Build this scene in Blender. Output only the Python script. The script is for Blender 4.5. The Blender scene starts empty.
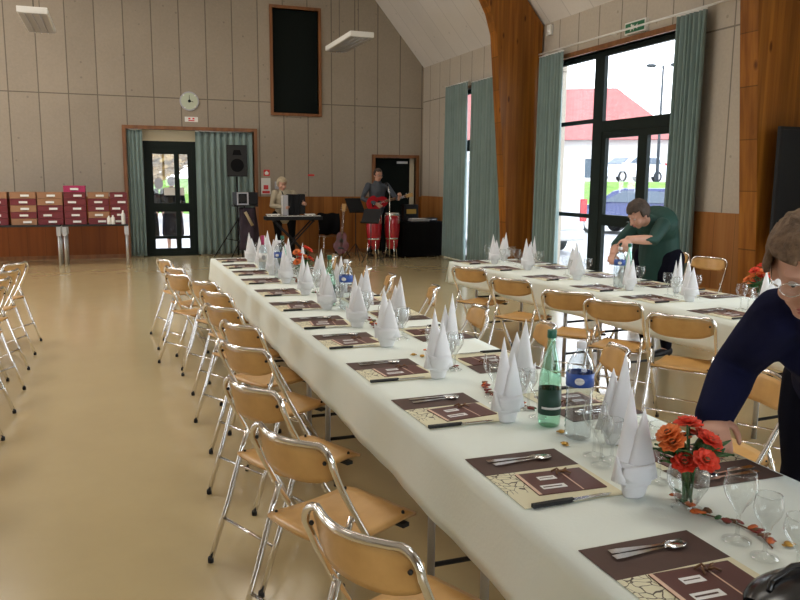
import bpy, bmesh, math, random
from mathutils import Vector, Matrix, noise
random.seed(7)
PI=math.pi; R=math.radians
scn=bpy.context.scene; col=scn.collection
V=Vector
# ------------------------------------------------------------------ materials
def nt(name):
    m=bpy.data.materials.new(name); m.use_nodes=True
    n=m.node_tree.nodes; l=m.node_tree.links
    return m,n,l,n['Principled BSDF']
def mat(name,c,rough=.6,metal=0,bump=0,bscale=40,var=0,vscale=6,coat=0,sheen=0,trans=0,spec=.5):
    m,n,l,p=nt(name)
    p.inputs['Base Color'].default_value=(*c,1); p.inputs['Roughness'].default_value=rough
    p.inputs['Metallic'].default_value=metal; p.inputs['Coat Weight'].default_value=coat
    p.inputs['Sheen Weight'].default_value=sheen; p.inputs['Specular IOR Level'].default_value=spec
    tc=n.new('ShaderNodeTexCoord')
    ns=n.new('ShaderNodeTexNoise'); ns.inputs['Scale'].default_value=vscale; ns.inputs['Detail'].default_value=4
    l.new(tc.outputs['Object'],ns.inputs['Vector'])
    if var:
        r=n.new('ShaderNodeValToRGB'); l.new(ns.outputs['Fac'],r.inputs['Fac'])
        r.color_ramp.elements[0].position=.3; r.color_ramp.elements[1].position=.7
        r.color_ramp.elements[0].color=(*[x*(1-var) for x in c],1); r.color_ramp.elements[1].color=(*[min(1,x*(1+var)) for x in c],1)
        l.new(r.outputs['Color'],p.inputs['Base Color'])
    if bump:
        n2=n.new('ShaderNodeTexNoise'); n2.inputs['Scale'].default_value=bscale; l.new(tc.outputs['Object'],n2.inputs['Vector'])
        b=n.new('ShaderNodeBump'); b.inputs['Strength'].default_value=bump; b.inputs['Distance'].default_value=.01
        l.new(n2.outputs['Fac'],b.inputs['Height']); l.new(b.outputs['Normal'],p.inputs['Normal'])
    return m
def glass(name,tint=(1,1,1),rough=.02,refl=1.0,ior=1.45):
    m=bpy.data.materials.new(name); m.use_nodes=True; n=m.node_tree.nodes; l=m.node_tree.links; n.clear()
    o=n.new('ShaderNodeOutputMaterial'); t=n.new('ShaderNodeBsdfTransparent'); g=n.new('ShaderNodeBsdfGlossy')
    t.inputs['Color'].default_value=(*tint,1); g.inputs['Roughness'].default_value=rough
    f=n.new('ShaderNodeLayerWeight'); f.inputs['Blend'].default_value=.5
    pw=n.new('ShaderNodeMath'); pw.operation='POWER'; pw.inputs[1].default_value=2.6; l.new(f.outputs['Facing'],pw.inputs[0])
    mu=n.new('ShaderNodeMath'); mu.operation='MULTIPLY_ADD'; mu.inputs[1].default_value=.75*refl; mu.inputs[2].default_value=.07*refl
    x=n.new('ShaderNodeMixShader'); l.new(pw.outputs[0],mu.inputs[0]); l.new(mu.outputs[0],x.inputs['Fac'])
    l.new(t.outputs[0],x.inputs[1]); l.new(g.outputs[0],x.inputs[2]); l.new(x.outputs[0],o.inputs['Surface'])
    return m
def wood(name,c1,c2,scale=(1,1,.06),ns=14,rough=.5,board=None,axis='X',knots=False):
    m,n,l,p=nt(name); p.inputs['Roughness'].default_value=rough; p.inputs['Specular IOR Level'].default_value=.22 if board or knots else .5
    tc=n.new('ShaderNodeTexCoord'); mp=n.new('ShaderNodeMapping'); mp.inputs['Scale'].default_value=scale
    l.new(tc.outputs['Object'],mp.inputs['Vector'])
    t=n.new('ShaderNodeTexNoise'); t.inputs['Scale'].default_value=ns; t.inputs['Detail'].default_value=6
    l.new(mp.outputs[0],t.inputs['Vector'])
    r=n.new('ShaderNodeValToRGB'); r.color_ramp.elements[0].position=.32; r.color_ramp.elements[1].position=.68
    r.color_ramp.elements[0].color=(*c1,1); r.color_ramp.elements[1].color=(*c2,1)
    l.new(t.outputs['Fac'],r.inputs['Fac']); out=r.outputs['Color']
    if board:
        sp=n.new('ShaderNodeSeparateXYZ'); l.new(tc.outputs['Object'],sp.inputs[0])
        d=n.new('ShaderNodeMath'); d.operation='DIVIDE'; d.inputs[1].default_value=board; l.new(sp.outputs[axis],d.inputs[0])
        fr=n.new('ShaderNodeMath'); fr.operation='FRACT'; l.new(d.outputs[0],fr.inputs[0])
        fl=n.new('ShaderNodeMath'); fl.operation='FLOOR'; l.new(d.outputs[0],fl.inputs[0])
        wn=n.new('ShaderNodeTexWhiteNoise'); wn.noise_dimensions='1D'; l.new(fl.outputs[0],wn.inputs['W'])
        mr=n.new('ShaderNodeMapRange'); mr.inputs['To Min'].default_value=.78; mr.inputs['To Max'].default_value=1.12; l.new(wn.outputs['Value'],mr.inputs['Value'])
        lt=n.new('ShaderNodeMath'); lt.operation='GREATER_THAN'; lt.inputs[1].default_value=.02; l.new(fr.outputs[0],lt.inputs[0])
        ad=n.new('ShaderNodeMath'); ad.operation='MULTIPLY_ADD'; ad.inputs[1].default_value=.5; ad.inputs[2].default_value=.5; l.new(lt.outputs[0],ad.inputs[0])
        mu=n.new('ShaderNodeMath'); mu.operation='MULTIPLY'; l.new(ad.outputs[0],mu.inputs[0]); l.new(mr.outputs[0],mu.inputs[1])
        mx=n.new('ShaderNodeVectorMath'); mx.operation='SCALE'; l.new(out,mx.inputs[0]); l.new(mu.outputs[0],mx.inputs['Scale']); out=mx.outputs[0]
    if knots:
        vo=n.new('ShaderNodeTexVoronoi'); vo.inputs['Scale'].default_value=3.2; mp2=n.new('ShaderNodeMapping'); mp2.inputs['Scale'].default_value=(1.6,1,.55)
        l.new(tc.outputs['Object'],mp2.inputs[0]); l.new(mp2.outputs[0],vo.inputs['Vector'])
        kr=n.new('ShaderNodeValToRGB'); kr.color_ramp.elements[0].position=.06; kr.color_ramp.elements[1].position=.12
        kr.color_ramp.elements[0].color=(.35,.25,.2,1); kr.color_ramp.elements[1].color=(1,1,1,1); l.new(vo.outputs['Distance'],kr.inputs['Fac'])
        mm=n.new('ShaderNodeVectorMath'); mm.operation='MULTIPLY'; l.new(out,mm.inputs[0]); l.new(kr.outputs[0],mm.inputs[1]); out=mm.outputs[0]
    l.new(out,p.inputs['Base Color'])
    return m
def panel(name,c,axis,width,off,zj=None,line=.62,speck=.18,lw=.02):
    """boards with dark shadow gaps every `width` m along axis, optional horizontal gap at zj"""
    m,n,l,p=nt(name); p.inputs['Roughness'].default_value=.9
    tc=n.new('ShaderNodeTexCoord'); sp=n.new('ShaderNodeSeparateXYZ'); l.new(tc.outputs['Object'],sp.inputs[0])
    def M(op,a,b=None,c_=None):
        q=n.new('ShaderNodeMath'); q.operation=op
        for i,v in enumerate((a,b,c_)):
            if v is None: continue
            if isinstance(v,(int,float)): q.inputs[i].default_value=v
            else: l.new(v,q.inputs[i])
        return q.outputs[0]
    s=M('DIVIDE',M('SUBTRACT',sp.outputs[axis],off),width); fr=M('FRACT',s)
    g=M('MULTIPLY',M('GREATER_THAN',fr,lw/width/2),M('LESS_THAN',fr,1-lw/width/2))
    if zj is not None:
        for z in zj: g=M('MULTIPLY',g,M('GREATER_THAN',M('ABSOLUTE',M('SUBTRACT',sp.outputs['Z'],z)),lw/2))
    wn=n.new('ShaderNodeTexWhiteNoise'); wn.noise_dimensions='1D'; l.new(M('FLOOR',s),wn.inputs['W'])
    n1=n.new('ShaderNodeTexNoise'); n1.inputs['Scale'].default_value=22; n1.inputs['Detail'].default_value=8; n1.inputs['Roughness'].default_value=.75; l.new(tc.outputs['Object'],n1.inputs['Vector'])
    n2=n.new('ShaderNodeTexNoise'); n2.inputs['Scale'].default_value=1.1; l.new(tc.outputs['Object'],n2.inputs['Vector'])
    vo=n.new('ShaderNodeTexVoronoi'); vo.inputs['Scale'].default_value=3.5; l.new(tc.outputs['Object'],vo.inputs['Vector'])
    hole=M('MULTIPLY_ADD',M('GREATER_THAN',vo.outputs['Distance'],.07),.25,.75)
    k=M('ADD',M('MULTIPLY_ADD',n1.outputs['Fac'],speck*2,1-speck),M('ADD',M('MULTIPLY_ADD',n2.outputs['Fac'],.2,-.1),M('MULTIPLY_ADD',wn.outputs['Value'],.08,-.04)))
    k=M('MULTIPLY',M('MULTIPLY',k,hole),M('MULTIPLY_ADD',g,1-line,line))
    sc=n.new('ShaderNodeVectorMath'); sc.operation='SCALE'; sc.inputs[0].default_value=c; l.new(k,sc.inputs['Scale']); l.new(sc.outputs[0],p.inputs['Base Color'])
    b=n.new('ShaderNodeBump'); b.inputs['Strength'].default_value=.35; b.inputs['Distance'].default_value=.01; l.new(n1.outputs['Fac'],b.inputs['Height']); l.new(b.outputs[0],p.inputs['Normal'])
    return m
M={}
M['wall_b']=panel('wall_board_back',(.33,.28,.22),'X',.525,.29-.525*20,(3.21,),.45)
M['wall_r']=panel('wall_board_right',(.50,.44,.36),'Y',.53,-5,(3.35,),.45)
M['ceil']=panel('ceiling_board',(.70,.66,.62),'Y',.6,-5,(5.6,7.0,8.4),.8,.05,.02)
M['wains']=wood('wainscot_wood',(.21,.072,.014),(.33,.13,.028),(1,1,.05),9,.45,.33,'X')
M['wains_r']=wood('wainscot_wood_side',(.32,.125,.032),(.45,.20,.06),(1,1,.05),9,.45,.33,'Y')
M['wains_l']=wood('wainscot_wood_red',(.19,.052,.013),(.26,.078,.018),(1,1,.05),9,.45,.33,'X')
M['trim']=wood('trim_wood',(.16,.06,.018),(.25,.10,.03),(1,1,.1),12,.4)
M['glulam']=wood('glulam_wood',(.19,.060,.008),(.33,.125,.018),(1,1,.05),16,.35,.045,'X',True)
M['beech']=wood('beech_ply',(.55,.30,.095),(.69,.41,.15),(.5,1,1),9,.32)
M['chrome']=mat('chrome',(.82,.80,.78),.13,1)
M['steel']=mat('steel',(.75,.74,.72),.16,1)
M['grey_metal']=mat('grey_metal',(.5,.49,.48),.35,.7)
M['black']=mat('black_plastic',(.008,.008,.009),.5,spec=.25)
M['rubber']=mat('black_rubber',(.01,.01,.01),.7)
M['frame']=mat('dark_green_frame',(.008,.014,.012),.6,spec=.2)
M['curtain']=mat('curtain_cloth',(.19,.265,.25),.85,0,.1,60,.08,3,sheen=.3)
M['cloth']=mat('table_linen',(.80,.86,.80),.8,0,.08,90,.02,5)
def thin_sheet(name,c,k):
    m=bpy.data.materials.new(name); m.use_nodes=True; n=m.node_tree.nodes; l=m.node_tree.links; n.clear()
    o=n.new('ShaderNodeOutputMaterial'); d=n.new('ShaderNodeBsdfDiffuse'); t=n.new('ShaderNodeBsdfTranslucent'); x=n.new('ShaderNodeMixShader'); x.inputs[0].default_value=k
    d.inputs['Color'].default_value=(*c,1); t.inputs['Color'].default_value=(*c,1); l.new(d.outputs[0],x.inputs[1]); l.new(t.outputs[0],x.inputs[2]); l.new(x.outputs[0],o.inputs['Surface']); return m
M['napkin']=thin_sheet('white_paper_napkin',(.95,.95,.96),.3)
M['glass']=glass('clear_glass',(.955,.965,.96),.02,1.0)
M['pane']=glass('window_glass',(.97,.98,.98),.01,.6)
M['gglass']=glass('green_glass',(.62,.86,.74),.03,.9)
M['bplastic']=glass('clear_plastic',(.84,.88,.90),.10,1.35)
M['rose']=glass('rose_plastic',(.62,.2,.3),.08,.8)
M['water']=glass('water_glass',(.97,.98,.98),.02,.5)
M['label_b']=mat('blue_label',(.03,.09,.38),.4)
M['label_g']=mat('dark_green_label',(.01,.055,.035),.5)
M['label_w']=mat('white_label',(.8,.8,.78),.5)
M['cap_g']=mat('green_cap',(.01,.12,.07),.4)
M['cap_w']=mat('white_cap',(.75,.75,.78),.4)
M['choc']=mat('brown_paper',(.075,.036,.026),.6,0,0,40,.12,12)
M['card']=mat('menu_brown',(.105,.035,.028),.5)
M['cream']=mat('cream_paper',(.74,.70,.50),.7)
M['pink']=mat('pale_pink_paper',(.70,.50,.38),.7)
M['leafo']=mat('orange_leaf',(.62,.13,.02),.6,0,0,40,.3,30)
M['leafr']=mat('dark_red_leaf',(.22,.03,.02),.6,0,0,40,.3,30)
M['leafg']=mat('green_leaf',(.035,.12,.03),.5,0,0,40,.35,20)
M['leafb']=mat('brown_leaf',(.16,.07,.025),.6)
M['gold']=mat('gold_wrapper',(.62,.36,.08),.3,.6)
M['petal']=mat('red_petal',(.78,.06,.025),.6,0,0,40,.25,40)
M['petalo']=mat('orange_petal',(.85,.22,.05),.6,0,0,40,.25,40)
M['skin']=mat('skin',(.56,.30,.21),.5,0,.04,60,.08,9)
M['lips']=mat('lips',(.40,.12,.10),.5)
M['eye_white']=mat('eye_white',(.5,.45,.42),.3)
M['eye']=mat('eye_dark',(.03,.02,.02),.2)
M['hair_b']=mat('brown_grey_hair',(.155,.095,.055),.75,0,.8,70,.4,34)
M['hair_w']=mat('grey_blond_hair',(.42,.35,.24),.8,0,.6,60,.2,25)
M['hair_d']=mat('dark_hair',(.05,.032,.022),.7,0,.6,60,.2,25)
M['navy']=mat('navy_wool',(.007,.008,.032),.95,0,.12,90,.15,9,spec=.15)
M['navyd']=mat('dark_navy_cloth',(.006,.006,.012),.95,spec=.08)
M['greenc']=mat('dark_green_blouse',(.004,.042,.032),.7,0,.1,40,.15,5)
M['blackc']=mat('black_cloth',(.008,.008,.009),.95,0,.05,40,spec=.08)
M['beigec']=mat('beige_knit',(.42,.37,.27),.9,0,.15,60,.08,9)
M['greyc']=mat('dark_grey_jacket',(.06,.07,.085),.85,0,.1,40,.1,6)
M['redc']=mat('red_wool',(.28,.025,.03),.8)
M['red']=mat('red_lacquer',(.42,.015,.025),.2,coat=.5)
M['maroon']=mat('maroon_lacquer',(.13,.012,.02),.25,coat=.5)
M['drumskin']=mat('drum_skin',(.70,.66,.58),.6)
M['pearl']=mat('pearl_grey',(.42,.42,.45),.3,.2)
M['crate_r']=mat('dark_red_crate',(.16,.018,.025),.5)
M['crate_m']=mat('magenta_lid',(.38,.02,.10),.5)
M['crate_b']=mat('brown_cardboard',(.33,.17,.09),.8,0,0,40,.08,6)
M['white']=mat('white_paint',(.78,.77,.73),.5)
M['signr']=mat('red_sign',(.62,.03,.03),.4)
M['signg']=mat('green_sign',(.02,.16,.07),.4)
M['dial']=mat('pale_green_dial',(.50,.55,.42),.4)
M['creamp']=mat('cream_panel',(.62,.54,.38),.6)
M['board']=mat('slate_board',(.012,.014,.017),.5,spec=.2)
M['night']=mat('black_shutter',(.006,.009,.008),.7,spec=.1)
M['lampglow']=None
# mat with branch print
def print_paper():
    m,n,l,p=nt('branch_print_paper'); p.inputs['Roughness'].default_value=.7
    tc=n.new('ShaderNodeTexCoord')
    wv=n.new('ShaderNodeTexVoronoi'); wv.feature='DISTANCE_TO_EDGE'; wv.inputs['Scale'].default_value=34
    ns=n.new('ShaderNodeTexNoise'); ns.inputs['Scale'].default_value=9; l.new(tc.outputs['Object'],ns.inputs['Vector'])
    mx=n.new('ShaderNodeVectorMath'); mx.operation='MULTIPLY_ADD'; mx.inputs[1].default_value=(.12,.12,.12)
    l.new(ns.outputs['Color'],mx.inputs[0]); l.new(tc.outputs['Object'],mx.inputs[2]); l.new(mx.outputs[0],wv.inputs['Vector'])
    a=n.new('ShaderNodeMath'); a.operation='LESS_THAN'; a.inputs[1].default_value=.035; l.new(wv.outputs['Distance'],a.inputs[0])
    sp=n.new('ShaderNodeSeparateXYZ'); l.new(tc.outputs['Object'],sp.inputs[0])
    r1=n.new('ShaderNodeMapRange'); r1.inputs['From Min'].default_value=-.06; r1.inputs['From Max'].default_value=-.07; l.new(sp.outputs['X'],r1.inputs['Value'])
    r2=n.new('ShaderNodeMapRange'); r2.inputs['From Min'].default_value=-.10; r2.inputs['From Max'].default_value=-.09; l.new(sp.outputs['Y'],r2.inputs['Value'])
    m1=n.new('ShaderNodeMath'); m1.operation='MULTIPLY'; l.new(r1.outputs[0],m1.inputs[0]); l.new(r2.outputs[0],m1.inputs[1])
    m2=n.new('ShaderNodeMath'); m2.operation='MULTIPLY'; l.new(m1.outputs[0],m2.inputs[0]); l.new(a.outputs[0],m2.inputs[1])
    c=n.new('ShaderNodeMix'); c.data_type='RGBA'; c.inputs['A'].default_value=(.74,.70,.50,1); c.inputs['B'].default_value=(.10,.08,.055,1)
    l.new(m2.outputs[0],c.inputs['Factor']); l.new(c.outputs['Result'],p.inputs['Base Color'])
    return m
M['print']=print_paper()
def floor_mat():
    m,n,l,p=nt('floor_lino'); p.inputs['Roughness'].default_value=.26; p.inputs['Specular IOR Level'].default_value=.6; p.inputs['Coat Weight'].default_value=.5; p.inputs['Coat Roughness'].default_value=.12
    tc=n.new('ShaderNodeTexCoord'); ns=n.new('ShaderNodeTexNoise'); ns.inputs['Scale'].default_value=1.6; ns.inputs['Detail'].default_value=10; ns.inputs['Roughness'].default_value=.7
    l.new(tc.outputs['Object'],ns.inputs['Vector'])
    r=n.new('ShaderNodeValToRGB'); r.color_ramp.elements[0].position=.3; r.color_ramp.elements[1].position=.7
    r.color_ramp.elements[0].color=(.57,.455,.245,1); r.color_ramp.elements[1].color=(.61,.49,.265,1)
    l.new(ns.outputs['Fac'],r.inputs['Fac']); l.new(r.outputs[0],p.inputs['Base Color'])
    n2=n.new('ShaderNodeTexNoise'); n2.inputs['Scale'].default_value=3; n2.inputs['Detail'].default_value=6; l.new(tc.outputs['Object'],n2.inputs['Vector'])
    mr=n.new('ShaderNodeMapRange'); mr.inputs['To Min'].default_value=.20; mr.inputs['To Max'].default_value=.25; l.new(n2.outputs['Fac'],mr.inputs['Value']); l.new(mr.outputs[0],p.inputs['Roughness'])
    return m
M['floor']=floor_mat()
# ------------------------------------------------------------------ mesh builder
class MB:
    def __init__(s): s.bm=bmesh.new(); s.mi=0
    def _tag(s,faces,sm):
        for f in faces: f.material_index=s.mi; f.smooth=sm
    def box(s,x0,y0,z0,x1,y1,z1,mtx=None,bev=0):
        r=bmesh.ops.create_cube(s.bm,size=1); vs=r['verts']
        for v in vs:
            v.co=V((x0+(v.co.x+.5)*(x1-x0),y0+(v.co.y+.5)*(y1-y0),z0+(v.co.z+.5)*(z1-z0)))
        fs=list({f for v in vs for f in v.link_faces})
        s._tag(fs,False)
        if bev:
            es=list({e for v in vs for e in v.link_edges})
            rr=bmesh.ops.bevel(s.bm,geom=es,offset=bev,segments=2,affect='EDGES',profile=.5)
            vs=list({v for f in rr['faces'] for v in f.verts}|{v for v in vs if v.is_valid})
            for f in {f for v in vs for f in v.link_faces}: f.material_index=s.mi
        if mtx is not None:
            for v in vs: v.co=mtx@v.co
        return s
    def ring_loft(s,rings,closed=True,cap=True,smooth=True):
        vr=[[s.bm.verts.new(p) for p in r] for r in rings]; fs=[]
        n=len(vr[0])
        for a,b in zip(vr[:-1],vr[1:]):
            for i in range(n if closed else n-1):
                j=(i+1)%n; fs.append(s.bm.faces.new((a[i],a[j],b[j],b[i])))
        s._tag(fs,smooth)
        if cap and closed:
            c=[]
            c.append(s.bm.faces.new(list(reversed(vr[0])))); c.append(s.bm.faces.new(vr[-1])); s._tag(c,False)
        return s
    def tube(s,pts,r,n=8,cap=True):
        pts=[V(p) for p in pts]; rings=[]
        T=(pts[1]-pts[0]).normalized(); up=V((0,0,1)) if abs(T.z)<.9 else V((1,0,0))
        N=T.cross(up).normalized()
        for i,p in enumerate(pts):
            if 0<i<len(pts)-1: t=((pts[i+1]-p).normalized()+(p-pts[i-1]).normalized()).normalized()
            elif i==0: t=(pts[1]-p).normalized()
            else: t=(p-pts[i-1]).normalized()
            N=(N-t*N.dot(t)).normalized(); B=t.cross(N)
            rr=r[i] if isinstance(r,(list,tuple)) else r
            rings.append([p+(N*math.cos(a)+B*math.sin(a))*rr for a in [2*PI*k/n for k in range(n)]])
        return s.ring_loft(rings,True,cap)
    def lathe(s,prof,n=16,c=(0,0,0),cap=True):
        c=V(c)
        return s.ring_loft([[c+V((r*math.cos(2*PI*k/n),r*math.sin(2*PI*k/n),z)) for k in range(n)] for r,z in prof],True,cap)
    def prism(s,poly,y0,y1,axis='Y',mtx=None,smooth=False):
        """poly in (a,b); extruded along axis between y0,y1"""
        def P(a,b,t):
            q={'Y':V((a,t,b)),'X':V((t,a,b)),'Z':V((a,b,t))}[axis]
            return mtx@q if mtx is not None else q
        A=[s.bm.verts.new(P(a,b,y0)) for a,b in poly]; B=[s.bm.verts.new(P(a,b,y1)) for a,b in poly]; n=len(poly)
        fs=[s.bm.faces.new((A[i],A[(i+1)%n],B[(i+1)%n],B[i])) for i in range(n)]
        s._tag(fs,smooth)
        c=[s.bm.faces.new(list(reversed(A))),s.bm.faces.new(B)]; s._tag(c,False)
        return s
    def ell(s,c,r,mtx=None,n=12,m=8):
        q=bmesh.ops.create_uvsphere(s.bm,u_segments=n,v_segments=m,radius=1)
        c=V(c)
        for v in q['verts']:
            p=V((v.co.x*r[0],v.co.y*r[1],v.co.z*r[2]))
            v.co=c+(mtx@p if mtx is not None else p)
        s._tag({f for v in q['verts'] for f in v.link_faces},True)
        return s
    def grid(s,f,nu,nv,smooth=True):
        g=[[s.bm.verts.new(f(i/nu,j/nv)) for j in range(nv+1)] for i in range(nu+1)]
        fs=[s.bm.faces.new((g[i][j],g[i+1][j],g[i+1][j+1],g[i][j+1])) for i in range(nu) for j in range(nv)]
        s._tag(fs,smooth); return s
    def m(s,i): s.mi=i; return s
    def build(s,name,mats,parent=None,loc=None):
        bmesh.ops.recalc_face_normals(s.bm,faces=s.bm.faces)
        me=bpy.data.meshes.new(name); s.bm.to_mesh(me); s.bm.free()
        for x in (mats if isinstance(mats,(list,tuple)) else [mats]): me.materials.append(M[x] if isinstance(x,str) else x)
        o=bpy.data.objects.new(name,me); col.objects.link(o)
        if parent: o.parent=parent
        if loc is not None: o.location=loc
        return o
def box(x0,y0,z0,x1,y1,z1,**k): return MB().box(x0,y0,z0,x1,y1,z1,**k)
def tag(o,label,cat,group=None):
    o['label']=label; o['category']=cat
    if group: o['group']=group
    return o
def thing(name,label,cat,loc=(0,0,0),rz=0,group=None):
    o=bpy.data.objects.new(name,None); col.objects.link(o); o.location=loc; o.rotation_euler=(0,0,rz); o.empty_display_size=.1
    return tag(o,label,cat,group)
def struct(o): o['kind']='structure'; return o
KIDS={}
def copy_tree(o,parent=None):
    c=o.copy(); col.objects.link(c)
    if parent: c.parent=parent
    for ch in [x for x in KIDS.get(o.name) or o.children]: copy_tree(ch,c)
    return c
def place(proto,first,loc,rz,label,group=None):
    o=proto if first else copy_tree(proto)
    o.location=loc; o.rotation_euler=(0,0,rz); o['label']=label
    if group: o['group']=group
    return o
class Proto:
    def __init__(s,o): s.o=o; s.used=False
    def put(s,loc,rz,label,group=None):
        r=place(s.o,not s.used,loc,rz,label,group); s.used=True; return r
ORD=['first','second','third','fourth','fifth','sixth','seventh','eighth','ninth','tenth','eleventh','twelfth','thirteenth']
def solid(o,t,off=0):
    md=o.modifiers.new('thick','SOLIDIFY'); md.thickness=t; md.offset=off; return o

# ------------------------------------------------------------------ camera
def cam():
    yaw,pitch,roll=R(20.19060741),R(8.81818627),R(.4663486)
    f=V((math.sin(yaw)*math.cos(pitch),math.cos(yaw)*math.cos(pitch),-math.sin(pitch))); r=V((math.cos(yaw),-math.sin(yaw),0)); u=r.cross(f)
    r2=r*math.cos(roll)+u*math.sin(roll); u2=-r*math.sin(roll)+u*math.cos(roll)
    c=bpy.data.cameras.new('camera'); o=bpy.data.objects.new('camera',c); col.objects.link(o)
    m=Matrix((r2,u2,-f)).transposed().to_4x4(); m.translation=V((0,0,1.6)); o.matrix_world=m
    c.sensor_width=36; c.lens=770/800*36; c.clip_start=.05; c.clip_end=500
    scn.camera=o
cam()
# ------------------------------------------------------------------ room shell
XW,XL,YB,YF=6.63,-6.63,16.6,-4.0
EZ=4.1; SL=1.17; RZ=EZ+XW*SL
struct(box(XL-.3,YF-.3,-.2,XW+.3,YB+.3,0).build('floor','floor'))
def wallbox(lst,name,m,objorg=None):
    b=MB()
    for q in lst: b.box(*q)
    return struct(b.build(name,m))
# back wall with openings: entrance (.25..2.85, z<2.62), stage door (5.48..6.46,z<2.1), high window (3.22..4.2, 3..5.12)
T=.3
b=MB()
for q in ((XL-.3,-.0,.25,4.1),(2.79,0,3.22,4.1),(4.2,0,5.48,4.1),(6.46,0,XW,4.1)): b.box(q[0],YB,q[1],q[2],YB+T,q[3])
b.box(.25,YB,2.58,2.79,YB+T,4.1); b.box(5.48,YB,2.1,6.46,YB+T,4.1); b.box(3.22,YB,0,4.2,YB+T,3.0)
# gable pieces above 4.1 around the high window
b.box(3.22,YB,5.12,4.2,YB+T,6.5)
def gz(x): return EZ+(XW-abs(x))*SL
b.prism([(XL,4.1),(3.22,4.1),(3.22,gz(3.22)),(0,gz(0))],YB,YB+T)
b.prism([(4.2,4.1),(XW,4.1),(4.2,gz(4.2))],YB,YB+T)
b.prism([(3.22,6.5),(4.2,6.5),(4.2,gz(4.2)),(3.22,gz(3.22))],YB,YB+T)
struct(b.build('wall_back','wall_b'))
b=MB(); b.box(XL-.3,YF-T,0,-1.5,YF,4.1); b.box(4.0,YF-T,0,XW+.3,YF,4.1); b.box(-1.5,YF-T,0,4.0,YF,.8); b.box(-1.5,YF-T,3.4,4.0,YF,4.1); b.prism([(XL,4.1),(XW,4.1),(0,gz(0))],YF-T,YF); struct(b.build('wall_front','wall_b'))
W0=(-.8,4.0,3.47); W1=(7.92,11.12,3.47); W2=(12.85,15.25,3.40)
b=MB()
for y0,y1,z0,z1 in ((YF,W0[0],0,EZ),(W0[0],W0[1],3.47,EZ),(W0[1],W1[0],0,EZ),(W1[0],W1[1],W1[2],EZ),(W1[1],W2[0],0,EZ),(W2[0],W2[1],W2[2],EZ),(W2[1],YB+T,0,EZ)): b.box(XW,y0,z0,XW+T,y1,z1)
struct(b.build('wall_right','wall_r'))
LW=((6.2,9.4),(11.0,14.6))
b=MB(); ys=[YF]+[q for w in LW for q in w]+[YB+T]
for i in range(0,len(ys),2): b.box(XL-T,ys[i],0,XL,ys[i+1],EZ)
for w in LW: b.box(XL-T,w[0],3.45,XL,w[1],EZ); b.box(XL-T,w[0],0,XL,w[1],.1)
struct(b.build('wall_left','wall_r'))
b=MB()
for sx in (1,-1):
    e=[(sx*(XW+.35),EZ-.35*SL),(0,RZ),(0,RZ+.3),(sx*(XW+.35),EZ-.35*SL+.3)]
    b.prism(e,YF-T,YB+T)
struct(b.build('ceiling','ceil'))
# wainscots, thin boards on the walls
b=MB(); 
for x0,x1 in ((2.86,5.40),(6.54,XW)): b.box(x0,YB-.03,.08,x1,YB,1.24)
struct(b.build('trim_1','wains'))
struct(box(XL,YB-.03,.08,.17,YB,1.24).build('trim_2','wains_l'))
b=MB()
for y0,y1 in ((YF,-.84),(4.04,7.88),(11.16,12.8),(15.3,YB)): b.box(XW-.03,y0,.08,XW,y1,1.26)
struct(b.build('trim_3','wains_r'))
b=MB(); b.box(XL,YB-.035,0,.17,YB,.08); b.box(2.86,YB-.035,0,5.4,YB,.08); b.box(6.54,YB-.035,0,XW,YB,.08); struct(b.build('baseboard_back','trim'))
b=MB()
for y0,y1 in ((YF,-.84),(4.04,7.88),(11.16,12.8),(15.3,YB)): b.box(XW-.035,y0,0,XW,y1,.08)
struct(b.build('baseboard_right','trim'))
# opening trims
def casing(name,x0,x1,z0,z1,w=.07,bottom=False):
    b=MB(); b.box(x0-w,YB-.04,z0,x0,YB+.12,z1+w); b.box(x1,YB-.04,z0,x1+w,YB+.12,z1+w); b.box(x0,YB-.04,z1,x1,YB+.12,z1+w)
    if bottom: b.box(x0-w,YB-.04,z0-w,x1+w,YB+.12,z0)
    return struct(b.build(name,'trim'))
casing('trim_4',.25,2.79,0,2.58); casing('trim_5',5.48,6.46,0,2.1); casing('trim_6',3.22,4.2,3.0,5.12,.06,True)
b=MB(); b.box(XW-.04,W1[0],W1[2],XW+.1,W1[1],W1[2]+.07); b.box(XW-.02,W2[0],W2[2],XW+.1,W2[1],W2[2]+.05); struct(b.build('trim_7','trim'))
o=box(3.22,YB+.08,3.0,4.2,YB+.13,5.12).build('window_3','night'); struct(o)
# stage door
d=box(5.48,YB+.14,0,6.36,YB+.19,2.1).build('door_2','night'); struct(d)
box(6.36,YB+.10,0,6.46,YB+.2,2.1).build('door_jamb','creamp',d)
MB().tube([(5.62,YB+.14,1.02),(5.62,YB+.09,1.02),(5.74,YB+.09,1.02)],.01).build('door_handle','steel',d)
box(6.05,YB+.10,1.98,6.3,YB+.14,2.03).build('door_closer','grey_metal',d)
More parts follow.
